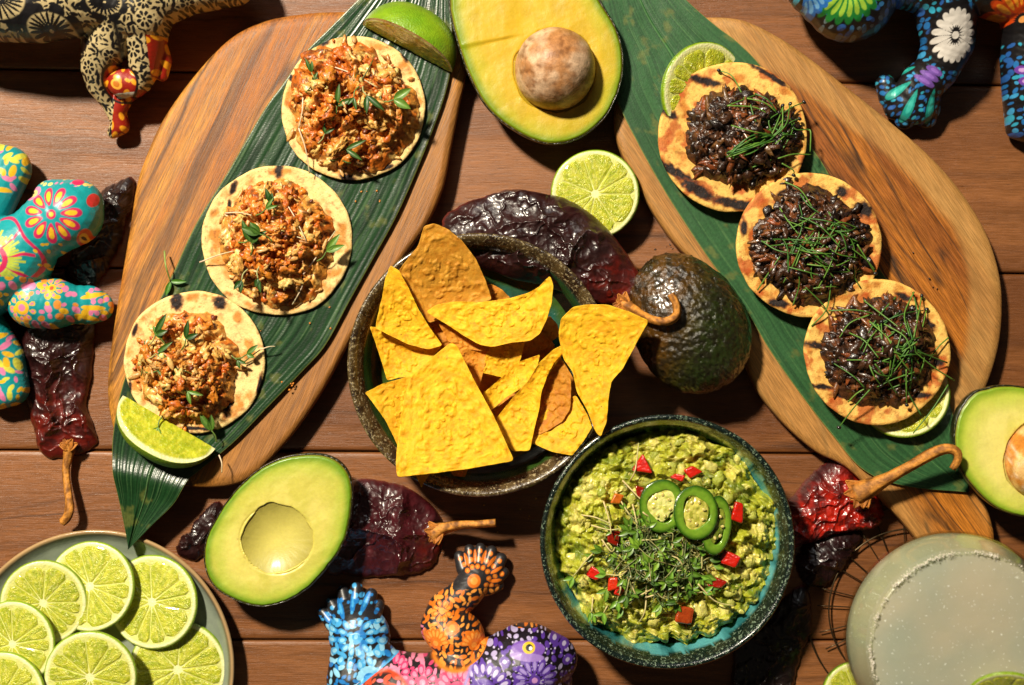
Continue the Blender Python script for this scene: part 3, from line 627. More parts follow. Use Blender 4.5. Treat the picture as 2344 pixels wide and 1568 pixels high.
wedge((387, 966), 122, 96, R(30), (-8, 40), 27, 'lime wedge lying flesh up below the lowest chicken tostada')
wedge((932, 112), 116, 100, R(28) + pi, (12, 76), 24, 'lime wedge with bright skin up above the top chicken tostada')

# ---------------------------------------------------------------- dried chillies
mchili = M('dried_chili', None, .32, .55, coat=.55, coatr=.17, var=[(120, .4), (500, .15)], rvar=(90, .26, .5), bump=[('n', 110, .0008), ('n', 420, .00025)])
mstem = M('chili_stem', None, .6, .35, var=[(500, .3)], bump=[('n', 900, .0004)])
def chili(out, c, H, label, stem=None, red=None, warp=(1, 1), seed=0, z0=1.0, calyx=None, base=lin(48, 19, 19), redc=lin(92, 20, 12), ref=None, wr=1.0):
    n = 420; o = spline(out, n); o = o + (fbm(np.arange(n) / 5, np.zeros(n), seed)[:, None] - .5) * 4 + (fbm(np.arange(n) / 22, np.zeros(n) + 4, seed)[:, None] - .5) * 10
    c = np.array(c, float); rf = z0 + H * .6 if ref is None else ref
    def hh(x, y, t):
        wx = x + 46 * (fbm(x / 60, y / 60, seed) - .5); wy = y + 46 * (fbm(x / 60, y / 60, seed + 7) - .5)
        n1 = ridge(wx / (96 * warp[0]), wy / (96 * warp[1]), seed + 1, 1); n2 = ridge(wx / (48 * warp[0]), wy / (40 * warp[1]), seed + 2, 1); n3 = ridge(wx / 22, wy / 19, seed + 3, 2) ** 1.5
        cr = red(x, y) if red is not None else 0
        c1 = (1 - np.abs(2 * fbm(wx / (90 * warp[0]), wy / (90 * warp[1]), seed + 15, 2) - 1)) ** 7; c2 = (1 - np.abs(2 * fbm(wx / 42 + 3, wy / 42, seed + 16, 2) - 1)) ** 8; c3 = (1 - np.abs(2 * fbm(x / 20 + 3, y / 24, seed + 18, 2) - 1)) ** 6
        return z0 + H * (1 - t ** 2.6) ** .55 * (.45 + .55 * n1 ** 2) + wr * (1 - t ** 4) * ((1.2 + .8 * cr) * (n2 - .5) + (.35 + .5 * cr) * (n3 - .5) + 3.2 * c1 + (1.3 + .9 * cr) * c2 + .45 * c3 - .3)
    def colf(x, y, t, sd):
        cr = red(x, y) if red is not None else np.zeros(len(x))
        C = mixc(base, base * .5, fbm(x / 30, y / 30, seed + 4)); C = mixc(C, redc, np.clip(cr * (.35 + 1.1 * sm(.35, .7, ridge(x / 26, y / 26, seed + 2, 2))), 0, 1))
        C = mixc(C, lin(110, 24, 14), sm(.96, 1, t) * .5); return C
    V, F, C = disc(o, c, 130, hh, [(.99, lambda x, y, z: z * 0 + z0 * .5 + .2), (.6, z0 * .3)], colf, rf, tp=.75)
    root = thing('dried_chili', label, 'dried chili', world(c[0], c[1], 0, rf))
    obj('skin', V, F, mchili, root, C)
    if stem:
        Q = spline(np.array([s_[:2] + (s_[2],) for s_ in stem], float), 50, False); W_ = np.array(stem, float)
        rad = np.interp(np.linspace(0, 1, 50), np.linspace(0, 1, len(stem)), W_[:, 3])
        P = np.array([world(q[0], q[1], q[2], rf) for q in Q]); V, F = tube(P, rad * S / 1000, 14)
        m_ = len(P) * 14; ang = np.tile(np.arange(14), len(P)); sc = np.repeat(np.linspace(0, 1, len(P)), 14)
        ctr = np.repeat(P, 14, 0); V[:m_] = ctr + (V[:m_] - ctr) * (1 + .13 * np.cos(ang * 2 * pi / 14 * 5)[:, None] + .12 * (fbm(sc * 20, ang / 3.0, 4)[:, None] - .5))
        C = mixc(lin(206, 138, 56), lin(126, 78, 28), sm(.35, .7, fbm(np.r_[sc, 0, 1] * 14, np.r_[ang, 0, 0] / 2.0, seed, 3)))
        obj('stem', V, F, mstem, root, C)
    if calyx:
        cx, cy, cz, cr_, dirn = calyx; parts = []
        for k in range(7):
            a = dirn + (k - 3) * .42 + .1 * sin(k * 5); l = cr_ * (1 + .25 * sin(k * 3.3))
            nn = 9; u = np.linspace(0, 1, nn)[:, None]; v = np.linspace(-1, 1, 5)[None]; l = l * .62; w = .42 * (1 - u ** 2) * l
            px = cx + u * l * cos(a) - v * w * sin(a); py = cy + u * l * sin(a) + v * w * cos(a); pz = cz + 1.4 * np.sin(u * 2.4) + 1.2 * np.abs(v) + .8 * sin(k * 2.)*u
            V = world(px.ravel(), py.ravel(), pz.ravel(), rf); parts.append((V, gridf(nn, 5), np.tile(mixc(lin(190, 120, 46), lin(120, 66, 22), (k % 3) / 3.), (len(V), 1))))
        V, F, C = join(parts); o_ = obj('calyx', V, F, mstem, root, C); md = o_.modifiers.new('t', 'SOLIDIFY'); md.thickness = .0006
    return root
def near(px, py, r0, r1): return lambda x, y: sm(r1, r0, np.hypot(x - px, y - py))
chili([(1010, 505), (1030, 480), (1080, 455), (1130, 437), (1190, 430), (1260, 440), (1330, 468), (1390, 518), (1432, 572), (1466, 622), (1480, 662), (1472, 690), (1440, 704), (1400, 700), (1350, 690), (1290, 670), (1230, 650), (1150, 630), (1080, 600), (1040, 560), (1012, 530)],
      (1240, 550), 19, 'large glossy dark dried chili curving behind the chips bowl, curled stem', [(1420, 690, 36, 17), (1446, 708, 42, 11), (1480, 730, 56, 8.5), (1512, 737, 62, 8.5), (1535, 725, 65, 9), (1536, 700, 66, 8.5), (1524, 676, 66, 8)],
      near(1430, 680, 20, 130), (1.3, 1), 3, 26, (1428, 698, 40, 40, pi + .5), wr=1.2)
chili([(38, 640), (110, 620), (200, 640), (212, 700), (208, 800), (200, 870), (190, 930), (205, 975), (214, 1015), (190, 1035), (165, 1046), (110, 1052), (80, 1032), (68, 990), (50, 920), (32, 860), (30, 760)],
      (120, 840), 15, 'wrinkled dried chili below the teal lizard, stem pointing down', [(160, 1015, 8, 14), (154, 1045, 8, 10), (150, 1080, 9, 8), (158, 1125, 12, 8), (164, 1160, 14, 8.5), (158, 1182, 14, 10), (146, 1195, 13, 9)],
      near(150, 1010, 40, 190), (.8, 1.6), 12, 1, (158, 1024, 11, 32, -pi / 2), wr=1.1)
chili([(298, 405), (302, 440), (285, 500), (266, 560), (240, 620), (210, 655), (170, 662), (140, 640), (160, 580), (195, 520), (222, 450), (246, 424), (274, 410)], (230, 530), 13, 'small near-black dried chili behind the teal lizard head', seed=19, base=lin(34, 14, 14))
chili([(690, 1130), (760, 1110), (805, 1104), (850, 1102), (920, 1115), (970, 1145), (1008, 1188), (1016, 1230), (1000, 1280), (978, 1305), (930, 1322), (860, 1326), (790, 1322), (730, 1300)], (880, 1215), 17,
      'dark red dried chili poking out behind the pitted avocado half', [(990, 1222, 14, 20), (1012, 1208, 16, 12), (1050, 1198, 20, 9), (1090, 1194, 24, 8), (1135, 1190, 26, 8.5)], near(1010, 1260, 10, 80), (1, 1.2), 27, 1, (1004, 1216, 17, 44, pi - .3), wr=1.25, base=lin(72, 22, 28))
chili([(500, 1150), (520, 1200), (500, 1240), (470, 1268), (440, 1284), (408, 1276), (402, 1252), (432, 1212), (462, 1172)], (460, 1224), 8, 'shrivelled chili tip sticking out left of the pitted avocado', seed=33, base=lin(44, 18, 18))
chili([(1790, 1190), (1830, 1130), (1870, 1090), (1930, 1044), (1952, 1052), (1968, 1090), (2000, 1118), (2030, 1150), (2034, 1190), (2012, 1215), (1960, 1222), (1900, 1238), (1850, 1252), (1800, 1262)], (1920, 1160), 26,
      'bright red crumpled dried chili at right of guacamole bowl, long hooked stem', [(1950, 1126, 30, 27), (1975, 1112, 33, 19), (2010, 1090, 38, 13), (2060, 1058, 44, 11), (2105, 1028, 49, 11), (2135, 1018, 51, 12), (2154, 1026, 51, 11), (2158, 1042, 50, 9), (2148, 1064, 48, 7)],
      lambda x, y: sm(-40, 60, (x - 1850) * .5 + (y - 1130) * .9), (1, 1), 41, 2, (1962, 1120, 32, 62, pi - .6), base=lin(50, 24, 26), redc=lin(160, 26, 10), wr=1.3)
chili([(1836, 1260), (1870, 1226), (1920, 1216), (1962, 1212), (1978, 1232), (1952, 1282), (1915, 1330), (1880, 1348), (1845, 1338), (1830, 1300)], (1900, 1275), 16, 'near-black dried chili tucked under the bright red one', seed=50, base=lin(40, 16, 18))
chili([(1740, 1420), (1800, 1370), (1850, 1346), (1864, 1390), (1860, 1450), (1838, 1510), (1815, 1600), (1760, 1660), (1690, 1650), (1680, 1520), (1700, 1455)], (1775, 1500), 15, 'black dried chili in deep shade between guacamole bowl and glass', seed=60, base=lin(24, 10, 10))

# ---------------------------------------------------------------- greens: stems with leaves or seeds
mgreen = M('sprout_leaf', None, .45, .4, coat=.1, coatr=.2, sss=.1, sssc=(.4, 1, .2), var=[(600, .2)])
mseed = M('seed', lin(30, 26, 26), .4, .5, coat=.3)
mstalk = M('sprout_stalk', None, .45, .45, var=[(500, .2)])
def leafmesh(P0, d, l, w, up, col):
    """pointed oval leaf from world point P0 along plan direction d (plan units)"""
    k = S / 1000; nu, nv = 9, 5; u = np.linspace(0, 1, nu)[:, None]; v = np.linspace(-1, 1, nv)[None]
    ww = w * np.sin(pi * np.clip(u, 0, 1) ** .8) ** .9; ca, sa = cos(d), -sin(d)
    px = u * l * ca - v * ww * sa; py = u * l * sa + v * ww * ca
    pz = up * l * (u - .75 * u ** 2) + .45 * ww * np.abs(v)
    V = np.stack([px * k, py * k, pz * k + 0 * px], -1).reshape(-1, 3) + P0
    f = np.abs(v) + 0 * u
    C = mixc(col * 1.25, col * np.array([.55, .7, .5]), f.ravel())
    return V, gridf(nu, nv), C
def sprout(parent, pts, rad, ref, stalkc, leaves=(), seedr=0, name='sprout', leafcol=None, ns=5):
    P = spline(np.array(pts, float), 14, False); W_ = np.array([world(q[0], q[1], q[2], ref) for q in P])
    V, F = tube(W_, np.linspace(rad, rad * .75, 14) * S / 1000, ns)
    C = np.tile(stalkc, (len(V), 1)); n_ = 14 * ns
    C[:n_] = mixc(stalkc, stalkc * np.array([1.4, 1.15, 1.5]), np.repeat(np.linspace(1, 0, 14), ns)).reshape(-1, 3)
    o = obj(name, V, F, mstalk, parent, C)
    for (d, l, w, up) in leaves:
        V, F, C = leafmesh(W_[-1], d, l, w, up, leafcol if leafcol is not None else lin(72, 118, 34))
        q = obj('leaf', V, F, mgreen, o, C)
    if seedr:
        V, F = blob(W_[-1], np.array([1.2, .9, .9]) * seedr * S / 1000, (0, 0, random.random() * 6), 2, .15, len(OFF))
        obj('seed', V, F, mseed, o)
    return o

# ---------------------------------------------------------------- tostadas
mtort = M('corn_tortilla', None, .62, .3, sss=.08, sssc=(1, .6, .3), var=[(160, .12), (900, .10)], spk=[(700, .62, .68, lin(150, 84, 26), 'n')], bump=[('n', 260, .0007), ('n', 1100, .0003)])
mchick = M('chicken_filling', None, .4, .5, coat=.3, coatr=.22, sss=.05, sssc=(1, .5, .2), var=[(420, .3)], bump=[('n', 600, .0006)])
mbeef = M('beef_filling', None, .32, .55, coat=.4, coatr=.18, var=[(420, .45)], bump=[('n', 500, .0007)])
def tostada(c, r, z0, label, chars, fill, seed, tilt=(0, 0), wob=.04, rx=1.0):
    root = thing('tostada', label, 'tostada', world(c[0], c[1], z0, z0), 'chicken tostadas' if fill == 'chicken' else 'beef tostadas')
    out = ellipse(c[0], c[1], r * rx, r, 260, 0, wob, seed); th = 2.6
    def base(x, y):
        return z0 + th + tilt[0] * (x - c[0]) * S + tilt[1] * (y - c[1]) * S + 2.4 * (fbm(x / 80, y / 80, seed) - .5) + .5 * (fbm(x / 16, y / 16, seed + 3) - .5) + 3.0 * sm(.7, 1.05, np.hypot((x - c[0]) / (r * rx), (y - c[1]) / r)) * (fbm(np.arctan2(y - c[1], x - c[0]) * 1.1 + 4, x * 0, seed + 5) - .3)
    def colf(x, y, t, sd):
        A, B = (lin(240, 208, 138), lin(206, 138, 58)) if fill == 'chicken' else (lin(232, 186, 96), lin(198, 128, 50))
        n = fbm(x / 26, y / 26, seed + 7, 5); C = mixc(A, B, sm(.46, .74, n)); C = mixc(C, A * 1.12, sm(.945, .985, t) * .7)
        C = mixc(C, lin(150, 74, 22), sm(.6, .8, fbm(x / 9, y / 9, seed + 1)) * .55)
        if fill != 'chicken': C = mixc(C, lin(176, 66, 18), sm(.56, .68, fbm(x / 36 + 5, y / 36, seed + 12, 3)) * .75 * (sd == 0))
        for (cx, cy, a, b, ang) in chars:
            ca, sa = cos(R(ang)), sin(R(ang)); u = ((x - cx) * ca + (y - cy) * sa) / a; v = (-(x - cx) * sa + (y - cy) * ca) / b
            q = np.sqrt(u * u + v * v) + .9 * (fbm(x / 8, y / 8, seed + 2, 3) - .5)
            C = mixc(C, lin(120, 56, 18), sm(1.35, .95, q) * .8); C = mixc(C, lin(30, 20, 18), sm(1.05, .75, q))
        return np.c_[C, np.ones(len(x))]
    V, F, C = disc(out, c, 90, lambda x, y, t: base(x, y) - .7 * sm(.97, 1, t), [(1.004, lambda x, y, z: z - th * .5), (.99, lambda x, y, z: z - th), (.6, lambda x, y, z: base(x, y) - th), (.3, lambda x, y, z: base(x, y) - th)], colf, z0)
    obj('tortilla', V, F, mtort, root, C); return root, base
def filling(root, base, c, rx, ry, H, kind, seed, z0, nb, rot=0):
    out = ellipse(c[0], c[1], rx, ry, 220, rot, .5, seed); n = len(out)
    out = out + (fbm(np.arange(n) / 3, np.zeros(n), seed)[:, None] - .5) * 14
    def top(x, y, t):
        q = 1 - t ** 2.2; l = fbm(x / 15, y / 15, seed + 2, 3)
        return base(x, y) + H * q * (.25 + 1.05 * fbm(x / 44, y / 44, seed + 1, 2)) + (13 * (l - .5) + 4 * (ridge(x / 11, y / 11, seed + 8, 2) - .5)) * sm(1, .7, t) + .6
    if kind == 'chicken': pal = [lin(206, 140, 56), lin(190, 98, 22), lin(84, 38, 11), lin(234, 196, 112)]
    else: pal = [lin(64, 38, 20), lin(34, 20, 14), lin(104, 56, 24), lin(80, 48, 26)]
    def colf(x, y, t, sd):
        n1 = fbm(x / 34, y / 34, seed + 3, 3); n2 = fbm(x / 10, y / 10, seed + 4, 3); C = mixc(pal[0], pal[1], sm(.42, .6, n1))
        C = mixc(C, pal[2], sm(.52, .72, n2) * .8); C = mixc(C, pal[3], sm(.60, .76, fbm(x / 12 + 9, y / 12, seed + 6, 3)) * .8); return C
    m = mchick if kind == 'chicken' else mbeef
    V, F, C = disc(out, c, 90, top, [(1.0, lambda x, y, z: z - 1.2), (.5, lambda x, y, z: base(x, y) - .2)], colf, z0)
    parts = [(V, F, C)]; rs = np.random.default_rng(seed); k = S / 1000
    for i in range(nb):
        a = rs.random() * 2 * pi; q = rs.random() ** .6 * (1.02 if i % 6 else 1.14); x = c[0] + rx * q * cos(a) * .95; y = c[1] + ry * q * sin(a) * .95
        if i % 9 == 0: x += rs.normal() * 10; y += rs.normal() * 10
        z = float(top(np.array([x]), np.array([y]), np.array([min(q, 1.)]))[0]) if q < 1 else float(base(np.array([x]), np.array([y]))[0]) + .8
        P = world(x, y, z + .3, z0)
        if kind == 'chicken':
            j = rs.random()
            og = fbm(x / 34, y / 34, seed + 3, 3) > .5
            if j < (.75 if og else .3): s = np.array([1, .85, .6]) * rs.uniform(3.5, 9.5); cc = mixc(lin(222, 134, 36), lin(184, 86, 18), rs.random()); rg = .9
            elif j < .9: s = np.array([rs.uniform(8, 19), rs.uniform(3, 6.5), 3]); cc = mixc(lin(228, 184, 108), lin(196, 130, 60), rs.random()); rg = .5
            else: s = np.array([1, .8, .7]) * rs.uniform(5, 9); cc = mixc(lin(110, 46, 16), lin(232, 214, 130), rs.random() > .7); rg = .6
        else:
            j = rs.random(); s = np.array([rs.uniform(8, 20), rs.uniform(6, 12), rs.uniform(4, 8)]) if j < .7 else np.array([rs.uniform(18, 30), 7, 5.])
            cc = mixc(lin(74, 44, 24), lin(26, 16, 13), rs.random()) if j < .72 else mixc(lin(128, 62, 26), lin(100, 70, 36), rs.random()); rg = 1.0
        V, F = blob(P, s * k, (rs.random() * .6, rs.random() * .8 - .4, rs.random() * 6.3), 2, rg, i + seed, 2.2)
        parts.append((V, F, np.tile(cc * rs.uniform(.75, 1.15), (len(V), 1))))
    if kind == 'chicken':
        for i in range(46):
            a = rs.random() * 2 * pi; q = rs.random() ** .55 * .9; x = c[0] + rx * q * cos(a); y = c[1] + ry * q * sin(a); z = float(top(np.array([x]), np.array([y]), np.array([q]))[0])
            cc = [lin(224, 170, 84), lin(208, 128, 36), lin(198, 106, 26), lin(232, 196, 112)][i % 4]
            V, F = blob(world(x, y, z + .4, z0), np.array([rs.uniform(11, 24), rs.uniform(8, 13), rs.uniform(5, 9)]) * k, (0, rs.random() * .6 - .3, rs.random() * 6.3), 3, .9, i + seed, 2.6)
            n_ = fbm(V[:, 0] * 900, V[:, 1] * 900, i); parts.append((V, F, mixc(cc, cc * np.array([.7, .45, .3]), sm(.5, .75, n_))))
    V, F, C = join(parts); o = obj('filling', V, F, m, root, C, kind='stuff')
    return top
def sprig(root, x, y, z, d, l, ref, stalk=26, two=True, c=None):
    """microgreen lying on food: stalk then a pair of leaves; d in plan radians (y down)"""
    e = (x + stalk * cos(d), y + stalk * sin(d), z + 3.5)
    w_ = .13 + .08 * random.random(); lv = [(d - .15 - .5 * random.random(), l * (.8 + .5 * random.random()), l * w_, .25), (d + .2 + .6 * random.random(), l * (.6 + .5 * random.random()), l * w_, .35)] if two else [(d, l, l * .26, .3)]
    cc = mixc(lin(40, 74, 20), lin(104, 138, 50), random.random() ** 1.5) if c is None else c
    return sprout(root, [(x, y, z), (x + .5 * stalk * cos(d + .25), y + .5 * stalk * sin(d + .25), z + 2.5), e], 1.9, ref, lin(150, 160, 96) if random.random() < .5 else lin(90, 120, 50), lv, 0, 'sprig', cc)
CT = [((810, 249), 165, 23, 'top chicken tostada, golden shredded filling, charred rim spots, by lime wedge skin', [(742, 98, 17, 9, -30), (667, 142, 12, 6, -60), (665, 178, 11, 5, 60), (896, 95, 13, 11, 40), (926, 128, 17, 6, 70), (949, 262, 14, 12, 50), (795, 408, 18, 8, 15), (886, 384, 18, 5, -20)], 3, (806, 250), 142, 150),
      ((636, 552), 171, 22, 'middle chicken tostada, largest of the three, charred top edge', [(536, 432, 7, 16, 20), (640, 392, 9, 18, 5), (527, 470, 5, 14, 0), (682, 455, 14, 6, 40), (538, 625, 5, 28, -18), (716, 480, 8, 14, 0)], 8, (634, 556), 126, 146),
      ((446, 828), 162, 22, 'lowest chicken tostada with bold black char squares, lime wedge touching it', [(408, 690, 13, 21, 0), (505, 693, 15, 14, 30), (312, 755, 5, 15, 15), (300, 885, 4, 15, 0), (527, 900, 10, 52, 8), (595, 880, 5, 26, 12), (450, 980, 40, 4, 4)], 15, (428, 842), 112, 128)]
for (c, r, z0, lab, chars, seed, fc, frx, fry) in CT:
    root, base = tostada(c, r, z0, lab, chars, 'chicken', seed, ((c[0] == 636) * -.02, .0), .075, .99)
    top = filling(root, base, fc, frx, fry, 25, 'chicken', seed + 1, z0, 210)
    rs = np.random.default_rng(seed)
    spec = {3: [(728, 205, -1.75, 30), (708, 222, -.9, 26), (770, 285, -1.2, 44), (832, 215, 1.95, 32), (840, 215, 1.15, 46), (885, 300, -1.95, 50), (880, 245, -.05, 50), (735, 335, -.9, 26), (770, 350, .05, 42), (760, 372, -.2, 26), (905, 100, -1.3, 20)],
            8: [(640, 500, -1.75, 34), (560, 560, -.2, 40), (590, 590, -1.4, 44), (640, 560, -2.6, 46), (730, 600, -.75, 50), (600, 500, -.5, 26), (580, 620, 2.0, 30), (610, 615, 1.6, 34)],
            15: [(355, 790, -.9, 44), (350, 820, -.4, 36), (430, 800, -1.1, 46), (395, 800, -1.9, 34), (350, 850, -.1, 50), (430, 880, .5, 30), (400, 910, -.6, 28), (380, 950, 1.9, 36), (500, 1010, -1.9, 52), (540, 820, -.3, 30), (530, 800, .9, 22)]}[seed]
    for (x, y, d, l) in spec:
        q = min(1.05, math.hypot((x - fc[0]) / frx, (y - fc[1]) / fry))
        z = float(top(np.array([x]), np.array([y]), np.array([min(q, 1)]))[0]) + 2 if q < 1 else 28
        sprig(root, x, y, z, d, l, z0, 24 + 8 * rs.random())
    stalks = {3: [(700, 232, 690, 300), (690, 300, 712, 400), (755, 160, 870, 212), (836, 195, 858, 150), (818, 200, 822, 172)], 8: [(463, 602, 545, 578), (640, 440, 710, 556), (600, 530, 705, 552), (700, 650, 672, 698), (520, 490, 590, 500), (700, 630, 770, 530)],
              15: [(420, 840, 480, 870), (600, 800, 634, 793), (340, 780, 330, 860), (505, 1040, 512, 1080), (560, 830, 600, 800)]}[seed]
    for (a, b, c2, d2) in stalks:
        zz = [float(top(np.array([p]), np.array([q]), np.array([min(1., math.hypot((p - fc[0]) / frx, (q - fc[1]) / fry))]))[0]) + 3 for p, q in ((a, b), (c2, d2))]
        sprout(root, [(a, b, max(zz[0], 27)), ((a + c2) / 2 + 4, (b + d2) / 2 - 3, max(sum(zz) / 2 + 1.5, 28)), (c2, d2, max(zz[1], 27))], 1.7, z0, lin(206, 196, 150) if rs.random() < .6 else lin(80, 100, 40), (), 0, 'stem')
BT = [((1675, 314), 170, 31, 'upper beef tostada with neat bundle of green chives and thick char stripes', [(1612, 188, 40, 9, 14), (1760, 176, 54, 6, 32), (1530, 262, 20, 10, 25), (1545, 395, 66, 10, 32), (1600, 438, 52, 13, 28), (1690, 470, 60, 11, 12), (1840, 385, 10, 34, 10)], 21, (1698, 318), 128, 110),
      ((1850, 562), 165, 33, 'middle beef tostada under a loose nest of crossed green chives', [(1975, 480, 22, 16, 40), (1925, 440, 14, 12, 0), (1780, 695, 22, 10, 10), (1700, 520, 9, 20, 0), (1920, 540, 10, 30, 0), (1800, 440, 24, 8, -20)], 29, (1850, 562), 128, 126),
      ((2005, 806), 165, 35, 'lowest beef tostada, chives trailing off, half lime beneath it', [(2065, 680, 20, 7, 20), (2118, 740, 22, 9, 40), (1866, 790, 26, 9, 8), (1880, 885, 26, 6, 6), (1930, 905, 34, 6, 4), (2130, 830, 24, 10, 0), (2100, 905, 26, 7, 0)], 35, (2008, 800), 122, 118)]
mchive = None
for (c, r, z0, lab, chars, seed, fc, frx, fry) in BT:
    root, base = tostada(c, r, z0, lab, chars, 'beef', seed, (0, 0), .065, 1.0)
    top = filling(root, base, fc, frx, fry, 17, 'beef', seed + 1, z0, 230)
    rs = np.random.default_rng(seed + 3)
    def zt(x, y):
        q = math.hypot((x - fc[0]) / frx, (y - fc[1]) / fry)
        return (float(top(np.array([x]), np.array([y]), np.array([q]))[0]) if q < 1 else float(base(np.array([x]), np.array([y]))[0])) + 2.0
    lines = []
    if seed == 21:
        lines += [(1694, 222, 1642, 165, 1), (1694, 232, 1768, 264, 0), (1655, 252, 1725, 222, 0), (1655, 252, 1760, 275, 0), (1660, 300, 1755, 318, 0), (1720, 222, 1768, 262, 0), (1760, 290, 1835, 238, 1), (1780, 300, 1824, 276, 1), (1707, 250, 1718, 290, 0), (1800, 280, 1845, 300, 0), (1770, 370, 1850, 358, 0), (1690, 398, 1760, 370, 0), (1780, 380, 1810, 405, 1), (1845, 300, 1850, 350, 0)]
        lines += [(1652 + rs.uniform(0, 14), 372 - rs.uniform(0, 16), 1752 + rs.uniform(-14, 12), 318 + rs.uniform(-22, 22), 0) for _ in range(20)]
        lines += [(1760 + rs.uniform(-20, 20), 330 + rs.uniform(-40, 30), 1800 + rs.uniform(-30, 30), 270 + rs.uniform(-30, 60), 1) for _ in range(13)]
    else:
        m = {29: (1855, 560, 100), 35: (2030, 810, 105)}[seed]
        for i in range(46):
            a = rs.uniform(0, 2 * pi); l = rs.uniform(60, 120); x = m[0] + rs.normal() * m[2] * .42; y = m[1] + rs.normal() * m[2] * .42
            lines.append((x - cos(a) * l * .5, y - sin(a) * l * .5, x + cos(a) * l * .5, y + sin(a) * l * .5, int(i % 2)))
        lines += {29: [(1790, 420, 1850, 480, 1), (1730, 665, 1800, 560, 0), (1965, 660, 1880, 590, 1), (1810, 700, 1815, 630, 1), (1995, 620, 1930, 570, 1)], 35: [(1915, 977, 1975, 890, 2), (1890, 712, 2000, 722, 0), (2045, 680, 1955, 800, 0), (2160, 830, 2030, 770, 1), (2175, 870, 2050, 790, 1), (2160, 880, 2080, 990, 0), (2100, 950, 2050, 850, 1)]}[seed]
    for i, (a, b, c2, d2, sd) in enumerate(lines):
        if sd == 2: a, b, c2, d2, sd = c2, d2, a, b, 1
        mx, my = (a + c2) / 2 + rs.normal() * 7, (b + d2) / 2 + rs.normal() * 7; h = rs.uniform(0, 4)
        cc = mixc(lin(96, 142, 48), lin(44, 96, 32), rs.random())
        sprout(root, [(a, b, zt(a, b) + h), (mx, my, max(zt(mx, my), (zt(a, b) + zt(c2, d2)) / 2) + h + 1), (c2, d2, zt(c2, d2) + h)], 1.75, z0, cc, (), 4.4 if sd else 0, 'chive')

# ---------------------------------------------------------------- guacamole
mguac = M('guacamole', None, .34, .5, coat=.4, coatr=.2, sss=.3, sssc=(.7, 1, .25), sscale=.003, var=[(260, .18), (900, .12)], bump=[('n', 450, .0010), ('n', 1500, .0004)])
go = np.array(FG([(300, 330), (420, 262), (520, 225), (610, 195), (700, 158), (800, 168), (880, 142), (960, 190), (1010, 240), (1100, 262), (1180, 320), (1230, 420), (1290, 500), (1360, 510), (1380, 600), (1402, 700), (1380, 800), (1370, 900), (1335, 1040), (1230, 1110), (1170, 1180), (1100, 1225), (1000, 1300), (940, 1290), (880, 1342), (780, 1310), (660, 1345), (570, 1372), (490, 1310), (430, 1260), (340, 1240), (290, 1150), (250, 1060), (170, 960), (150, 860), (112, 800), (130, 700), (165, 600), (155, 540), (220, 430)]))
gc = (1528, 1236)
def gtop(x, y, t):
    w = 20 * (fbm(x / 40, y / 40, 71) - .5); l = fbm((x + w) / 36, (y + w) / 24, 72, 3); sml = fbm(x / 11, y / 11, 73, 3)
    sw = ridge((x + .5 * y) / 70 + w / 20, (y - .5 * x) / 38, 75, 2)
    return 37 + 9.5 * (1 - t ** 2.4) + 15 * (l - .5) + 10 * (sw - .55) + 6.5 * (sml - .5) - 3.5 * sm(.93, 1, t)
def gcol(x, y, t, sd):
    h = gtop(x, y, t * 0 + .5); C = mixc(lin(176, 178, 46), lin(218, 208, 104), sm(.45, .7, fbm(x / 22, y / 22, 77, 4)))
    C = mixc(C, lin(96, 118, 20), sm(.48, .72, fbm(x / 30 + 4, y / 30, 78, 4)) * .85); C = mixc(C, lin(140, 116, 40), sm(.66, .8, fbm(x / 12 + 4, y / 12, 79, 3)) * .5); return C
o_ = spline(go, 420); o_ = np.array(gc) + (o_ - np.array(gc)) * 1.05; o_ = o_ + (fbm(np.arange(420) / 3, np.zeros(420), 5)[:, None] - .5) * 8
V, F, C = disc(o_, gc, 190, gtop, [(1.01, lambda x, y, z: z - 3), (.97, lambda x, y, z: z - 9), (.6, 15)], gcol, 40, tp=.75)
guac = thing('guacamole', 'chunky green guacamole filling the teal bowl', 'guacamole', world(gc[0], gc[1], 0, 40))
parts = [(V, F, C)]; rs = np.random.default_rng(5)
for i in range(190):
    a = rs.random() * 2 * pi; q = rs.random() ** .5 * .97; j = int(a / (2 * pi) * 420) % 420
    p = np.array(gc) + q * (o_[j] - np.array(gc)); z = float(gtop(p[:1], p[1:], np.array([q]))[0]); s = rs.uniform(3, 15) * S / 1000
    v, f = blob(world(p[0], p[1], z - .9, 40), np.array([1.3, .9, .45]) * s, (0, 0, rs.random() * 6), 2, .6, i, 2)
    parts.append((v, f, np.tile(mixc(lin(220, 212, 110), lin(150, 164, 44), rs.random()) * rs.uniform(.85, 1.08), (len(v), 1))))
V, F, C = join(parts); obj('mash', V, F, mguac, guac, C, kind='stuff')
mpep = M('red_pepper', None, .2, .6, coat=.8, coatr=.08, sss=.2, sssc=(1, .2, .1), var=[(300, .2)], bump=[('n', 420, .0007)])
def gz(x, y):
    q = min(1, math.hypot(x - gc[0], y - gc[1]) / 245); return float(gtop(np.array([x]), np.array([y]), np.array([q]))[0])
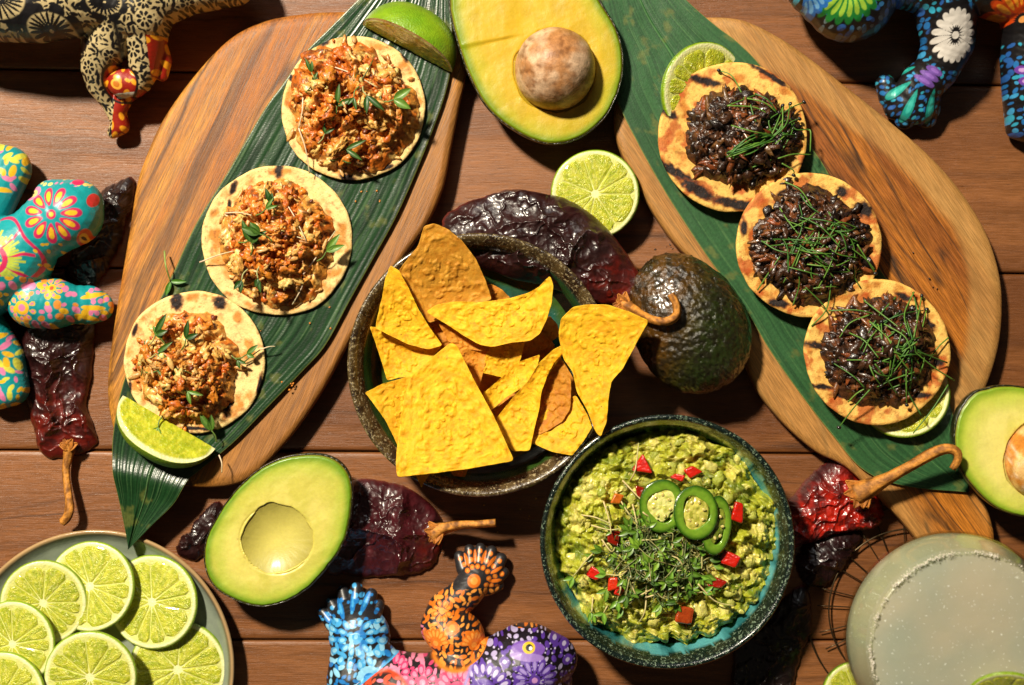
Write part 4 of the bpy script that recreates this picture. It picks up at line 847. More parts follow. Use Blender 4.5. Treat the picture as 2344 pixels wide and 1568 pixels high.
def dice(px, py, w, h, rot, col, label, sides=4, seed=0):
    x, y = FG([(px, py)])[0]; z = gz(x, y) + 3.4; w *= .54; h *= .54
    a = np.linspace(0, 2 * pi, sides, endpoint=False) + rot + pi / 4 * (sides == 4)
    P = np.stack([x + 1.25 * w * np.cos(a), y + 1.25 * h * np.sin(a)], -1); P = P + np.random.default_rng(seed).normal(size=P.shape) * 2.6
    o = poly(P, 64, 5); V, F, C = disc(o, P.mean(0), 8, lambda X, Y, t: z + 3.2 - .8 * sm(.8, 1, t) + .35 * (X - x) * .3 * sin(seed), [(1.0, z + 1.5), (.97, z - 3), (.8, z - 4)], lambda X, Y, t, sd: np.tile(col, (len(X), 1)) * (1 + .25 * (fbm(X / 6, Y / 6, seed)[:, None] - .5)), 45)
    obj('pepper_piece', V, F, mpep, None, C, label=label, cat='diced pepper', group='diced peppers on the guacamole')
RED, DRD, ORG = lin(196, 30, 14), lin(150, 26, 12), lin(208, 108, 30)
for args in [(605, 330, 42, 44, .55, RED, 'wedge-shaped red pepper piece at the top of the guacamole', 3, 1), (812, 396, 30, 20, .3, RED, 'red pepper piece just above the pale centred jalapeno ring', 4, 2), (900, 373, 30, 24, -.5, RED, 'small square red pepper piece right of top centre in guacamole', 4, 3), (598, 482, 20, 28, .2, DRD, 'red pepper piece half hidden at upper left of the jalapeno rings', 4, 4), (468, 524, 28, 24, .3, ORG, 'orange pepper piece left of the jalapeno rings', 4, 5), (1154, 585, 20, 48, .12, RED, 'tall narrow red pepper piece right of the jalapeno rings', 4, 6), (1112, 866, 40, 32, .35, RED, 'large red pepper cube below the rightmost jalapeno ring', 4, 7), (345, 952, 32, 28, .6, RED, 'red pepper piece at lower left near a long sprout leaf', 4, 8), (440, 1000, 24, 30, -.2, lin(206, 50, 20), 'orange-red pepper piece partly under sprouts at lower left', 4, 9), (475, 1045, 18, 22, .4, RED, 'tiny red pepper piece beneath the sprouts, lowest of the left group', 4, 10), (440, 738, 28, 34, .2, DRD, 'red pepper piece at left under crossed sprout stems', 4, 11), (850, 1190, 44, 34, .2, lin(168, 66, 22), 'dark orange pepper piece at bottom of the guacamole in shade', 4, 12), (1030, 1010, 36, 28, .5, DRD, 'dark red pepper piece at the right end of the sprouts', 4, 13)]: dice(*args)
mjal = M('jalapeno', None, .2, .6, coat=.8, coatr=.08, sss=.3, sssc=(.4, 1, .2), sscale=.002, var=[(300, .15)], bump=[('n', 300, .0004)])
def ring(px, py, rx, ry, rot, label, zoff, tilt, seed, inner=None):
    x0, y0 = FG([(px, py)])[0]; rx *= .3969; ry *= .3969; root = thing('jalapeno_ring', label, 'jalapeno ring', world(x0, y0, 45, 48), 'jalapeno rings on the guacamole')
    z0 = gz(x0, y0) + zoff + 2.5; n = 160; a = np.linspace(0, 2 * pi, n, endpoint=False)
    def ringband(r0, r1, h, colA, colB, name, m, dz=0, gaps=None):
        prof = [(r1, 0), (r1 + .01, h * .5), (r1, h * .85), (r1 - .025, h), (r1 - .12, h + .05), ((r0 + r1) / 2, h), (r0 + .05, h - .1), (r0 + .01, h - .3), (r0, h * .6), (r0, 0)]
        rr = np.array([p[0] for p in prof])[:, None]; zz = np.array([p[1] for p in prof])[:, None] + 0 * a
        w = 1 + .09 * (fbm(np.cos(a) * 1.3 + 3, np.sin(a) * 1.3, seed) - .5) + np.where(rr < .8, .10 * np.cos(a * 3 + seed), 0)
        lx = rr * w * rx * np.cos(a); ly = rr * w * ry * np.sin(a); X = x0 + lx * cos(rot) - ly * sin(rot); Y = y0 + lx * sin(rot) + ly * cos(rot)
        Z = z0 + dz + zz + tilt[0] * (X - x0) * S + tilt[1] * (Y - y0) * S
        C = mixc(colB, colA, sm(.80, .98, rr + 0 * a).ravel()); C = mixc(C, colA * .55, ((rr > r1 - .04) + 0 * a).ravel() * .8)
        obj(name, world(X.ravel(), Y.ravel(), Z.ravel(), 48), gridf(len(prof), n, True), m, root, C)
    ringband(.60, 1.0, 2.6, lin(52, 100, 14), lin(112, 150, 40), 'wall', mjal)
    # pale inner membrane: a cross bar with seeds
    o = ellipse(x0, y0, rx * .56, ry * .68, 60, rot + .4, .7, seed); V, F, C = disc(o, (x0, y0), 14, lambda X, Y, t: z0 + 2.2 + 1.4 * (fbm(X / 7, Y / 7, seed) - .5) - .6 * t ** 3 + tilt[0] * (X - x0) * S + tilt[1] * (Y - y0) * S, [(1, z0 - .3)], lambda X, Y, t, sd: mixc(inner[0], inner[1], sm(.4, .7, fbm(X / 8, Y / 8, seed))), 48)
    obj('membrane', V, F, mjal, root, C)
    for k in range(7):
        a_ = k * .9 + seed; P = world(x0 + rx * .38 * cos(a_), y0 + ry * .42 * sin(a_), z0 + 2.6 + tilt[1] * ry * .42 * sin(a_) * S, 48); v, f = blob(P, np.array([4.5, 3.4, 1.6]) * S / 1000, (0, 0, a_), 2, .1, k)
        obj('seed', v, f, mjal, root, np.tile(lin(206, 190, 110), (len(v), 1)))
ring(722, 560, 132, 152, .1, 'jalapeno ring with pale cream centre, leftmost of three overlapping', 2.5, (0, 0), 3, (lin(226, 224, 140), lin(200, 200, 96)))
ring(908, 592, 128, 152, -.1, 'middle jalapeno ring of the three, propped upright on edge', 5.5, (-.1, .1), 6, (lin(206, 200, 96), lin(150, 150, 50)))
ring(1030, 672, 92, 168, .12, 'narrow dark green jalapeno ring, rightmost of the three', 8.5, (-.25, .05), 9, (lin(140, 150, 50), lin(90, 110, 28)))
micro = thing('microgreens', 'heap of fine green microgreens with pale stems on the guacamole', 'microgreens', world(*FG([(680, 880)])[0], 42, 48))
rs = np.random.default_rng(17)
def gsprig(p0, p1, z0, z1, leafy, col, stalk, rad=1.35, L=None):
    x0, y0 = FG([p0])[0]; x1, y1 = FG([p1])[0]; mx, my = (x0 + x1) / 2 + rs.normal() * 7, (y0 + y1) / 2 + rs.normal() * 12
    d = math.atan2(y1 - my, x1 - mx); L = rs.uniform(15, 30) if L is None else L
    lv = [(d - .4 + rs.normal() * .2, L, L * .22, .2), (d + .5 + rs.normal() * .2, L * .9, L * .2, .3)] if leafy else ()
    sprout(micro, [(x0, y0, gz(x0, y0) + z0), (mx, my, gz(mx, my) + (z0 + z1) / 2 + 2), (x1, y1, gz(x1, y1) + z1)], rad, 48, stalk, lv, 0, 'sprig', col)
for i in range(230):
    a = rs.uniform(0, 2 * pi); q = rs.random() ** .6; cx = 690 + 290 * q * cos(a); cy = 880 + 235 * q * sin(a); th = rs.uniform(0, 2 * pi); l = rs.uniform(60, 230)
    p0 = (cx - l * .5 * cos(th), cy - l * .5 * sin(th)); p1 = (cx + l * .5 * cos(th), cy + l * .5 * sin(th))
    zb = rs.uniform(1, 16) * (1 - .7 * q)
    gsprig(p0, p1, zb, zb + rs.uniform(0, 3), i % 4 != 0, mixc(lin(56, 92, 18), lin(132, 166, 50), rs.random() ** 1.2), mixc(lin(62, 84, 34), lin(166, 164, 96), rs.random() ** 3))
for p0, p1, lf in [((500, 420), (700, 600), 1), ((455, 480), (600, 640), 1), ((265, 620), (420, 660), 0), ((390, 540), (430, 720), 0), ((320, 680), (480, 690), 0), ((545, 420), (595, 205), 0), ((400, 790), (215, 980), 1), ((380, 760), (460, 800), 0), ((700, 1040), (500, 1160), 1), ((620, 1100), (1000, 1020), 0), ((680, 880), (900, 1040), 0), ((560, 900), (400, 950), 1), ((480, 1000), (465, 1110), 1), ((640, 1020), (575, 1290), 0), ((330, 1100), (320, 1180), 1), ((930, 1010), (1140, 1140), 0), ((460, 780), (700, 750), 0), ((900, 760), (1010, 745), 0), ((560, 560), (580, 690), 1), ((600, 580), (690, 650), 1), ((760, 960), (930, 970), 1), ((420, 1150), (390, 1180), 1), ((720, 1060), (760, 1000), 1), ((880, 850), (950, 850), 1), ((840, 1060), (960, 1060), 1), ((520, 960), (610, 1140), 0)]:
    gsprig(p0, p1, 4, 7, lf, lin(112, 154, 48), lin(184, 180, 112), 2.0, 26)

# ---------------------------------------------------------------- painted wooden animals
def sculpt(chains, voxel, ref, smooth=8, flat=1.0):
    """chains of (x, y, z_mm, r_units[, squash]) -> one smooth closed skin in world metres"""
    parts = []
    for ch in chains:
        ch = [tuple(q) + ((1.0,) if len(q) == 4 else ()) for q in ch]
        for a, b in zip(ch[:-1], ch[1:]) if len(ch) > 1 else [(ch[0], ch[0])]:
            d = math.hypot(a[0] - b[0], a[1] - b[1]); st = max(2, int(d / (.16 * min(a[3], b[3]) + 2)))
            for t in np.linspace(0, 1, st):
                q = [a[i] * (1 - t) + b[i] * t for i in range(5)]
                V, F = ICO[3]; r = q[3] * S / 1000
                parts.append((V * np.array([r, r, r * q[4]]) + world(q[0], q[1], q[2], ref), F, None))
    V, F, _ = join(parts); me = mesh('tmp', V, F); o = bpy.data.objects.new('tmp', me); COL.objects.link(o)
    md = o.modifiers.new('r', 'REMESH'); md.mode = 'VOXEL'; md.voxel_size = voxel
    md = o.modifiers.new('s', 'SMOOTH'); md.iterations = smooth; md.factor = .6
    dg = bpy.context.evaluated_depsgraph_get(); ev = o.evaluated_get(dg); m2 = ev.to_mesh()
    n = len(m2.vertices); V = np.empty(n * 3, np.float32); m2.vertices.foreach_get('co', V); V = V.reshape(-1, 3).astype(float)
    nf = len(m2.polygons); ls = np.empty(nf, np.int32); lt = np.empty(nf, np.int32); m2.polygons.foreach_get('loop_start', ls); m2.polygons.foreach_get('loop_total', lt)
    vi = np.empty(len(m2.loops), np.int32); m2.loops.foreach_get('vertex_index', vi)
    F = []
    for k in (3, 4):
        q = ls[lt == k]
        if len(q): F.append(vi[q[:, None] + np.arange(k)[None]])
    ev.to_mesh_clear(); bpy.data.objects.remove(o); bpy.data.meshes.remove(me)
    V[:, 2] = np.maximum(V[:, 2], .0003)
    k = 1 - ref / CAMH
    return V, F, V[:, 0] * 1000 / (S * k) + CX, CY - V[:, 1] * 1000 / (S * k)
def oval(x, y, C, cx, cy, a, b, ang, col, inner=None, f=.55, taper=0):
    ca, sa = cos(ang), sin(ang); u = ((x - cx) * ca + (y - cy) * sa) / a; v = (-(x - cx) * sa + (y - cy) * ca) / b
    v = v / (1 + taper * u); q = u * u + v * v
    C = mixc(C, col, sm(1.15, .9, q))
    if inner is not None: C = mixc(C, inner, sm(f * f * 1.2, f * f * .85, q))
    return C
def flower(x, y, C, cx, cy, r0, r1, n, w, col, inner=None, a0=0., a1=2 * pi, sy=1.0, taper=.35, core=None, rot=0):
    for k in range(n):
        a = a0 + (a1 - a0) * (k + .5) / n + rot; m_ = (r0 + r1) / 2
        C = oval(x, y, C, cx + m_ * cos(a), cy + m_ * sin(a) * sy, (r1 - r0) / 2, w, math.atan2(sin(a) * sy, cos(a)), col, inner, .58, taper)
    if core is not None: C = oval(x, y, C, cx, cy, core[0], core[0], 0, core[1], core[2] if len(core) > 2 else None, .5)
    return C
def dots(x, y, C, sc, r, cols, seed, mask=1., elong=.0, dens=1.0):
    """scattered painted dots: one per jittered cell"""
    i0, j0 = np.floor(x / sc), np.floor(y / sc); best = np.full(len(x), 9.); cc = np.zeros((len(x), 3))
    for di in (-1, 0, 1):
        for dj in (-1, 0, 1):
            i, j = i0 + di, j0 + dj; hx, hy, hr, hc = (hashf(i, j, seed + k) for k in range(4))
            cx, cy = (i + .2 + .6 * hx) * sc, (j + .2 + .6 * hy) * sc; an = hc * 6.3; ca, sa = np.cos(an), np.sin(an)
            u = (x - cx) * ca + (y - cy) * sa; v = -(x - cx) * sa + (y - cy) * ca
            d = np.sqrt((u / (1 + elong)) ** 2 + (v * (1 + elong * .5)) ** 2) / (r * (.6 + .7 * hr)); d = np.where(hashf(i, j, seed + 9) < dens, d, 9)
            k = d < best; best = np.where(k, d, best); c2 = np.asarray(cols)[np.minimum((hashf(i, j, seed + 5) * len(cols)).astype(int), len(cols) - 1)]; cc = np.where(k[:, None], c2, cc)
    return mixc(C, cc, sm(1.1, .85, best) * mask)
mpaint = M('painted_wood', None, .42, .45, coat=.35, coatr=.3, bump=[('n', 500, .00012)], var=[(300, .05)])
BK = lin(20, 18, 20)
# --- lizard at the bottom: blue limb, orange limb, pink back, violet head
ref = 30
ch = [[(730, 1415, 8, 13), (752, 1440, 10, 18), (775, 1450, 12, 26)], [(750, 1392, 8, 14), (768, 1420, 10, 18), (790, 1445, 14, 26)], [(776, 1366, 8, 14), (786, 1400, 10, 19), (800, 1440, 14, 28)], [(808, 1360, 8, 15), (808, 1400, 11, 20), (812, 1440, 16, 30)], [(842, 1374, 8, 15), (832, 1405, 11, 20), (820, 1440, 16, 30)], [(860, 1398, 8, 13), (850, 1420, 11, 18), (835, 1450, 14, 28)],
      [(800, 1425, 12, 46, .7), (818, 1465, 17, 70, .75), (818, 1500, 20, 64, .85), (812, 1560, 24, 66), (830, 1600, 26, 60)], [(818, 1500, 20, 64), (880, 1540, 28, 52), (960, 1590, 30, 90)],
      [(1049, 1284, 8, 13), (1058, 1312, 10, 17), (1078, 1335, 12, 22)], [(1072, 1268, 8, 12), (1076, 1300, 10, 16), (1085, 1335, 12, 24)], [(1098, 1265, 8, 12), (1096, 1300, 10, 17), (1088, 1335, 12, 24)], [(1124, 1272, 8, 13), (1114, 1304, 10, 18), (1092, 1335, 12, 24)], [(1146, 1290, 8, 14), (1130, 1318, 10, 18), (1098, 1340, 12, 24)], [(1152, 1322, 8, 13), (1130, 1338, 10, 18), (1098, 1348, 12, 24)], [(1140, 1352, 8, 13), (1118, 1356, 10, 18), (1095, 1354, 12, 24)],
      [(1088, 1335, 12, 40, .75), (1062, 1368, 16, 38), (1018, 1402, 20, 42), (1012, 1438, 24, 50), (1046, 1462, 27, 62), (1052, 1500, 28, 56), (1050, 1560, 30, 80)],
      [(700, 1680, 26, 70), (820, 1640, 28, 90), (930, 1590, 31, 88), (1020, 1590, 32, 98), (1110, 1580, 32, 90), (1150, 1545, 32, 92), (1205, 1518, 32, 92), (1262, 1510, 28, 58)], [(1205, 1560, 30, 90), (1255, 1560, 26, 54)]]
V, F, x, y = sculpt(ch, .00048, ref, 6)
# regions
dB = (x - 912) * .56 + (y - 1488) * .83 - 6 + .0 * x     # below this line: back
blue = ((x < 960) & (((x - 912) * .62 + (y - 1492) * .78) < 0)) | ((x < 700))
orange = np.hypot((x - 1046), (y - 1425) * .82) < 76; orange |= (y < 1430) & (x > 940)
pur = (x > 1078) & ~orange & (x - .35 * (1560 - y) > 1060)
pink = ~(blue | orange | pur)
C = np.tile(BK, (len(x), 1)) * 1.0
B1, B2, B3 = lin(30, 120, 196), lin(70, 164, 222), lin(140, 204, 236)
C = np.where(blue[:, None], dots(x, y, C, 15, 6.2, [B1, B2, B3], 3, 1., .5), C)
Cb = flower(x, y, C, 816, 1455, 22, 44, 12, 6, B2, B3, taper=.2, core=(9, B2, B3)); Cb = flower(x, y, Cb, 816, 1455, 48, 72, 16, 7, B2, B3, taper=.2)
toe = (y < 1420) & blue; Ct = np.tile(lin(34, 34, 38), (len(x), 1))
for (tx, ty) in [(752, 1425), (775, 1400), (803, 1385), (832, 1385)]: Ct = oval(x, y, Ct, tx, ty, 22, 6.5, math.atan2(ty - 1460, tx - 805), B1, B2, .5)
Ct = dots(x, y, Ct, 17, 5, [B2, B1], 8, 1., 0, .8); Cb = np.where(toe[:, None], Ct, Cb)
Cb = flower(x, y, Cb, 850, 1545, 12, 30, 9, 6, B3, None, pi, 2 * pi, core=(14, B1, lin(60, 150, 220)))
C = np.where(blue[:, None], Cb, C); C = mixc(C, B2, np.exp(-(((x - 912) * .62 + (y - 1492) * .78) / 5) ** 2) * (x > 700) * (x < 930))
O1, O2 = lin(222, 116, 30), lin(240, 156, 64)
Co = np.tile(lin(30, 28, 30), (len(x), 1)); Co = dots(x, y, Co, 13, 4.8, [O1, O2, O2], 21, 1., .6)
Co = flower(x, y, Co, 1012, 1396, 8, 24, 8, 5, O1, O2, core=(7, O2)); Co = flower(x, y, Co, 998, 1466, 10, 34, 8, 5, O1, O2, pi, 2 * pi, core=(12, O1, O2)); Co = flower(x, y, Co, 1086, 1468, 10, 32, 8, 5, O1, O2, pi, 2 * pi, core=(12, O1, O2)); Co = oval(x, y, Co, 1036, 1430, 15, 15, 0, O1, O2, .5)
tf = (y < 1352) & (x > 1035)
Cf = np.tile(lin(40, 38, 40), (len(x), 1))
for k, (tx, ty) in enumerate([(1049, 1284), (1072, 1268), (1098, 1265), (1124, 1272), (1146, 1290), (1152, 1322), (1140, 1352)]):
    for q in (.06, .3, .52): Cf = oval(x, y, Cf, tx + (1086 - tx) * q, ty + (1338 - ty) * q, 5.5, 5.5, 0, O1, O2, .5)
    if k < 6: mx, my = tx * .5 + (1049, 1072, 1098, 1124, 1146, 1152, 1140)[k + 1] * .5, ty * .5 + (1284, 1268, 1265, 1272, 1290, 1322, 1352)[k + 1] * .5; Cf = oval(x, y, Cf, mx * .78 + 1086 * .22, my * .78 + 1338 * .22, 15, 4, math.atan2(my - 1338, mx - 1086), O1, None)
Cf = oval(x, y, Cf, 1084, 1334, 15, 15, 0, O1, O2, .55); Co = np.where(tf[:, None], Cf, Co)
C = np.where(orange[:, None], Co, C)
P1, P2 = lin(206, 66, 116), lin(236, 138, 172)
Cp = np.tile(lin(30, 26, 30), (len(x), 1)); Cp = dots(x, y, Cp, 14, 5.6, [P1, P2, P2], 31, 1., .6)
Cp = flower(x, y, Cp, 972, 1542, 14, 34, 9, 7, P1, P2, core=(13, P1, P2)); Cp = flower(x, y, Cp, 905, 1528, 18, 38, 8, 6, P1, P2, -pi / 2, pi / 2, core=(15, P2, lin(244, 180, 200))); Cp = oval(x, y, Cp, 1062, 1515, 12, 14, 0, P1, P2, .6)
Cp = flower(x, y, Cp, 1050, 1560, 24, 52, 8, 8, P1, P2, pi * .9, pi * 1.7, core=(22, P1, P2))
rd = (np.hypot(x - 890, y - 1575) < 52); Cp = np.where(rd[:, None], dots(x, y, np.tile(lin(40, 28, 28), (len(x), 1)), 14, 6, [lin(206, 66, 30), lin(226, 90, 60), P2], 36, 1., .7), Cp); Cp = mixc(Cp, lin(206, 70, 30), np.exp(-((np.hypot(x - 890, y - 1575) - 52) / 4) ** 2))
C = np.where(pink[:, None], Cp, C); C = mixc(C, lin(222, 130, 40), np.exp(-((np.hypot((x - 1046), (y - 1425) * .82) - 77) / 4) ** 2) * (y > 1440))
V1, V2, V3 = lin(92, 58, 160), lin(160, 140, 206), lin(200, 190, 226)
Cv = np.tile(lin(22, 16, 26), (len(x), 1)); Cv = dots(x, y, Cv, 15, 5.0, [V1, V1, lin(180, 168, 210)], 41, 1., .3)
Cv = dots(x, y, Cv, 11, 2.0, [V3], 44, 1., 0, .6)
Cv = flower(x, y, Cv, 1222, 1535, 15, 50, 14, 6.5, V1, V2, core=(13, V1, lin(206, 150, 210)))
Cv = flower(x, y, Cv, 1108, 1562, 34, 66, 11, 7.5, V1, V3, -pi * .75, pi * .3, core=(30, V1, lin(40, 34, 60)))
for k in range(4):
    Cv = mixc(Cv, V3, (np.abs((x - 1108) + .3 * (y - 1560) - (k - 1.5) * 9) < 1.6) * (np.hypot(x - 1108, y - 1562) < 17)); Cv = mixc(Cv, V3, (np.abs((y - 1562) - .2 * (x - 1108) - (k - 1.5) * 9) < 1.6) * (np.hypot(x - 1108, y - 1562) < 17))
for (a, b) in [(1297, 1500), (1290, 1467), (1268, 1452), (1298, 1546), (1155, 1495)]: Cv = oval(x, y, Cv, a, b, 12, 11, 0, V1, V3, .4)
Cv = oval(x, y, Cv, 1208, 1468, 37, 17, .05, lin(120, 80, 176)); Cv = oval(x, y, Cv, 1205, 1484, 38, 9, .08, lin(150, 120, 196))
Cv = oval(x, y, Cv, 1209, 1465, 14, 12, 0, lin(226, 190, 30)); Cv = oval(x, y, Cv, 1210, 1465, 8, 7, 0, lin(14, 12, 12)); Cv = oval(x, y, Cv, 1213, 1466, 4, 4, 0, lin(230, 228, 220))
C = np.where(pur[:, None], Cv, C); C = mixc(C, V2, np.exp(-((x - .35 * (1560 - y) - 1062) / 4.5) ** 2) * (x > 1060) * (y > 1440) * ~orange)
obj('painted_lizard', V, F, mpaint, None, C, world(1000, 1560, 0, ref), label='hand-painted wooden lizard with violet head, orange and blue legs, bottom edge', cat='wooden figure')
# --- teal lizard at the left edge
ref = 34
ch = [[(-60, 620, 26, 110), (20, 590, 28, 92), (70, 545, 30, 66), (120, 510, 33, 72), (160, 490, 34, 74), (176, 470, 33, 58), (120, 455, 32, 44)],
      [(30, 690, 22, 30), (70, 690, 26, 60), (110, 694, 24, 58), (150, 696, 20, 44), (185, 697, 17, 45, .8), (205, 700, 15, 36, .8)], [(40, 640, 26, 50), (80, 690, 26, 58)],
      [(-40, 370, 20, 50), (0, 380, 18, 52, .9), (-60, 500, 24, 60)], [(-60, 760, 20, 60), (-10, 820, 16, 44), (0, 890, 13, 42), (-30, 900, 12, 40)]]
V, F, x, y = sculpt(ch, .00055, ref, 6)
T0 = lin(16, 150, 156); MG, YL, PK = lin(206, 40, 92), lin(240, 190, 40), lin(232, 130, 176)
C = np.tile(T0, (len(x), 1)) * (1 + .12 * (fbm(x / 40, y / 40, 2)[:, None] - .5))
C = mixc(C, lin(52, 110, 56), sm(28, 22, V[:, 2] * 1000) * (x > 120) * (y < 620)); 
body = (np.hypot(x - 10, y - 598) < 100) | (x < 60)
for k in range(9):
    a = -1.2 + k * .7; 
    for q in range(5):
        aa = a + (q - 2) * .13; C = mixc(C, lin(190, 204, 70), sm(4, 1.5, np.abs(-(x - 8) * sin(aa) + (y - 598) * cos(aa))) * ((x - 8) * cos(aa) + (y - 598) * sin(aa) > 34) * (np.hypot(x - 8, y - 598) < 62 + 8 * sin(q * 2.)))
    d = -(x - 8) * sin(a + .35) + (y - 598) * cos(a + .35); C = mixc(C, MG, sm(4.5, 2.5, np.abs(d + 3 * np.sin(x / 9))) * ((x - 8) * cos(a + .35) + (y - 598) * sin(a + .35) > 30) * (np.hypot(x - 8, y - 598) < 88))
rr = np.hypot(x - 8, y - 598); C = mixc(C, MG, sm(7, 4.5, np.abs(rr - 28))); C = np.where((rr < 22)[:, None], dots(x, y, C, 10, 3, [lin(210, 214, 90)], 4), C)
an = np.arctan2(y - 598, x - 8); C = mixc(C, MG, sm(5, 3, np.abs(rr - (92 + 8 * np.cos(an * 5)))) * (y < 650) * (x > 10))
C = flower(x, y, C, 140, 497, 22, 66, 11, 10, MG, YL, core=(11, MG, YL), sy=.95, rot=.2)
C = np.where(((y < 432) & (x > 60))[:, None], dots(x, y, C, 13, 4, [lin(230, 210, 120), PK], 6, 1, .2, .7), C); C = oval(x, y, C, 186, 420, 13, 8, .2, MG)
C = oval(x, y, C, 86, 446, 20, 13, -.7, PK); C = oval(x, y, C, 86, 446, 10, 8, -.7, lin(240, 220, 130)); C = oval(x, y, C, 83, 444, 3, 3, 0, BK)
C = oval(x, y, C, 200, 548, 24, 11, -1.0, lin(212, 74, 30)); C = oval(x, y, C, 200, 548, 12, 7, -1.0, lin(240, 190, 60)); C = oval(x, y, C, 200, 548, 4, 4, 0, BK); C = oval(x, y, C, 222, 462, 16, 10, 1.6, lin(206, 50, 50))
C = np.where(((y > 560) & (y < 620) & (x > 90))[:, None], dots(x, y, C, 13, 4, [YL], 16, 1, .2, .6), C)
arm = (y > 636) & (y < 760) & (x > 8); A = np.tile(T0, (len(x), 1)); A = dots(x, y, A, 18, 7, [YL, PK, lin(236, 150, 60)], 12, 1, .2, .85)
A = flower(x, y, A, 60, 705, 18, 32, 9, 5, YL, PK, core=(16, YL, PK)); A = flower(x, y, A, 122, 660, 10, 24, 8, 5, YL, PK, core=(9, YL, lin(226, 90, 60)))
for (a, b, an_) in [(203, 676, -.25), (205, 704, .05), (190, 726, .25)]: A = oval(x, y, A, a, b, 24, 6, an_, YL)
for (a, b) in [(198, 664), (206, 690), (220, 688), (230, 684), (200, 716), (212, 716)]: A = oval(x, y, A, a, b, 5, 6, 0, PK)
C = np.where(arm[:, None], A, C); C = mixc(C, MG, np.exp(-((y - 640 + .12 * (x - 90) ** 1 * 0 + ((x - 90) / 60) ** 2 * 20) / 3) ** 2) * 0)
oth = (y < 440) & (x < 60) | (y > 762); C = np.where(oth[:, None], dots(x, y, np.tile(T0, (len(x), 1)), 20, 7.5, [YL, PK, lin(220, 220, 80)], 14, 1, .6), C)
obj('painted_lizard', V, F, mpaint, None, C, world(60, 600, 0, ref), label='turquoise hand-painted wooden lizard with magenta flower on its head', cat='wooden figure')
# --- cream and black feline with red mouth, top left
ref = 45
ch = [[(-80, 0, 45, 90), (20, 0, 50, 96), (90, 10, 50, 88), (150, 0, 48, 88), (230, 0, 42, 70), (320, 20, 36, 70), (330, -20, 36, 80), (420, -40, 34, 62), (520, -60, 30, 60)],
      [(250, 30, 38, 60), (232, 90, 34, 54), (206, 140, 28, 38), (204, 180, 22, 28), (222, 222, 16, 17), (234, 258, 13, 13)],
      [(320, 30, 34, 62), (320, 90, 30, 46), (314, 140, 26, 36), (300, 172, 22, 28), (262, 200, 18, 22), (240, 240, 15, 20), (244, 270, 12, 22), (226, 286, 10, 14)], [(262, 176, 27, 34, .8), (285, 178, 24, 34)], [(352, 96, 28, 18), (358, 125, 24, 18), (352, 158, 22, 14)]]
V, F, x, y = sculpt(ch, .00055, ref, 6)
CR = lin(196, 176, 128); C = np.tile(CR, (len(x), 1))
z_ = V[:, 2] * 1000
C = dots(x, y, C, 11, 4.3, [BK], 51, 1., .7)
for (a, b, r0, r1, n) in [(338, 50, 6, 18, 8), (388, 60, 5, 16, 8), (300, 110, 6, 18, 8), (248, 62, 6, 17, 8), (252, 130, 5, 15, 8), (430, 10, 5, 16, 8), (340, 12, 6, 18, 9), (196, 150, 5, 15, 7)]:
    C = oval(x, y, C, a, b, r1 + 3, r1 + 3, 0, CR); C = flower(x, y, C, a, b, r0, r1, n, 3.6, BK, None, core=(3, BK))
for (a, b, r) in [(36, 24, 56), (136, 84, 48), (255, 18, 36)]:
    C = flower(x, y, C, a, b, r * .75, r * 1.45, 8, r * .34, BK, None, taper=.2, sy=.75); C = oval(x, y, C, a, b, r, r * .72, 0, CR); C = flower(x, y, C, a, b, r * .18, r * .95, 22, 2.6, BK, None, taper=.3, sy=.72); C = oval(x, y, C, a, b, r * .28, r * .22, 0, BK, CR, .3)
red = (np.hypot((x - 262), (y - 182) * 1.0) < 40) & (y < 228); red |= ((x > 216) & (x < 275) & (y > 215) & (x + .2 * (y - 230) > 238)); red |= (x > 334) & (y > 80)
red |= (y > 196) & (x > 250)
Cr = dots(x, y, np.tile(lin(150, 30, 12), (len(x), 1)), 24, 7.5, [lin(236, 160, 30)], 61, 1., .4, .8); Cr = oval(x, y, Cr, 256, 186, 14, 11, .5, lin(236, 170, 60), lin(190, 110, 30), .6)
C = np.where(red[:, None], Cr, C); C = mixc(C, lin(220, 216, 200), (np.abs(y - 207 + (x - 285) * .1) < 4) * (x > 248) * (x < 296))
e_ = np.abs(np.hypot((x - 262), (y - 182)) - 41); C = mixc(C, BK, sm(3.5, 1.5, e_) * (y < 225)); C = mixc(C, BK, np.exp(-(((x - 273) - .04 * (y - 100)) / 7) ** 2) * (y > 50) * (y < 150))
obj('painted_jaguar', V, F, mpaint, None, C, world(250, 60, 0, ref), label='cream wooden animal figure with black floral painting and red mouth, top left', cat='wooden figure')
# --- black and blue lizard, top right
ref = 40
ch = [[(1900, -60, 44, 110), (1943, -8, 42, 102), (1960, -30, 42, 100)], [(1960, -80, 42, 90), (2100, -70, 40, 90), (2160, -30, 38, 78), (2172, 30, 34, 68), (2180, 90, 30, 58), (2160, 150, 24, 48), (2130, 180, 18, 50, .8), (2118, 215, 14, 56, .7)],
      [(2050, 175, 12, 22), (2062, 205, 11, 26), (2100, 215, 12, 34)], [(2076, 232, 10, 26), (2100, 215, 12, 34)], [(2100, 256, 9, 24), (2112, 225, 12, 34)], [(2150, 254, 9, 24), (2140, 225, 12, 34)], [(2160, 235, 9, 22), (2150, 205, 12, 30)],
      [(2180, -80, 38, 90), (2290, -50, 38, 92), (2360, -20, 36, 80), (2370, 60, 32, 62), (2366, 130, 26, 58), (2380, 200, 20, 60), (2385, 260, 14, 52), (2360, 280, 11, 24)]]
V, F, x, y = sculpt(ch, .00055, ref, 6)
C = np.tile(BK, (len(x), 1)); C = dots(x, y, C, 14, 5.0, [lin(36, 110, 176), lin(60, 150, 200), lin(50, 160, 190), lin(40, 90, 160)], 71, 1., .35, .95)
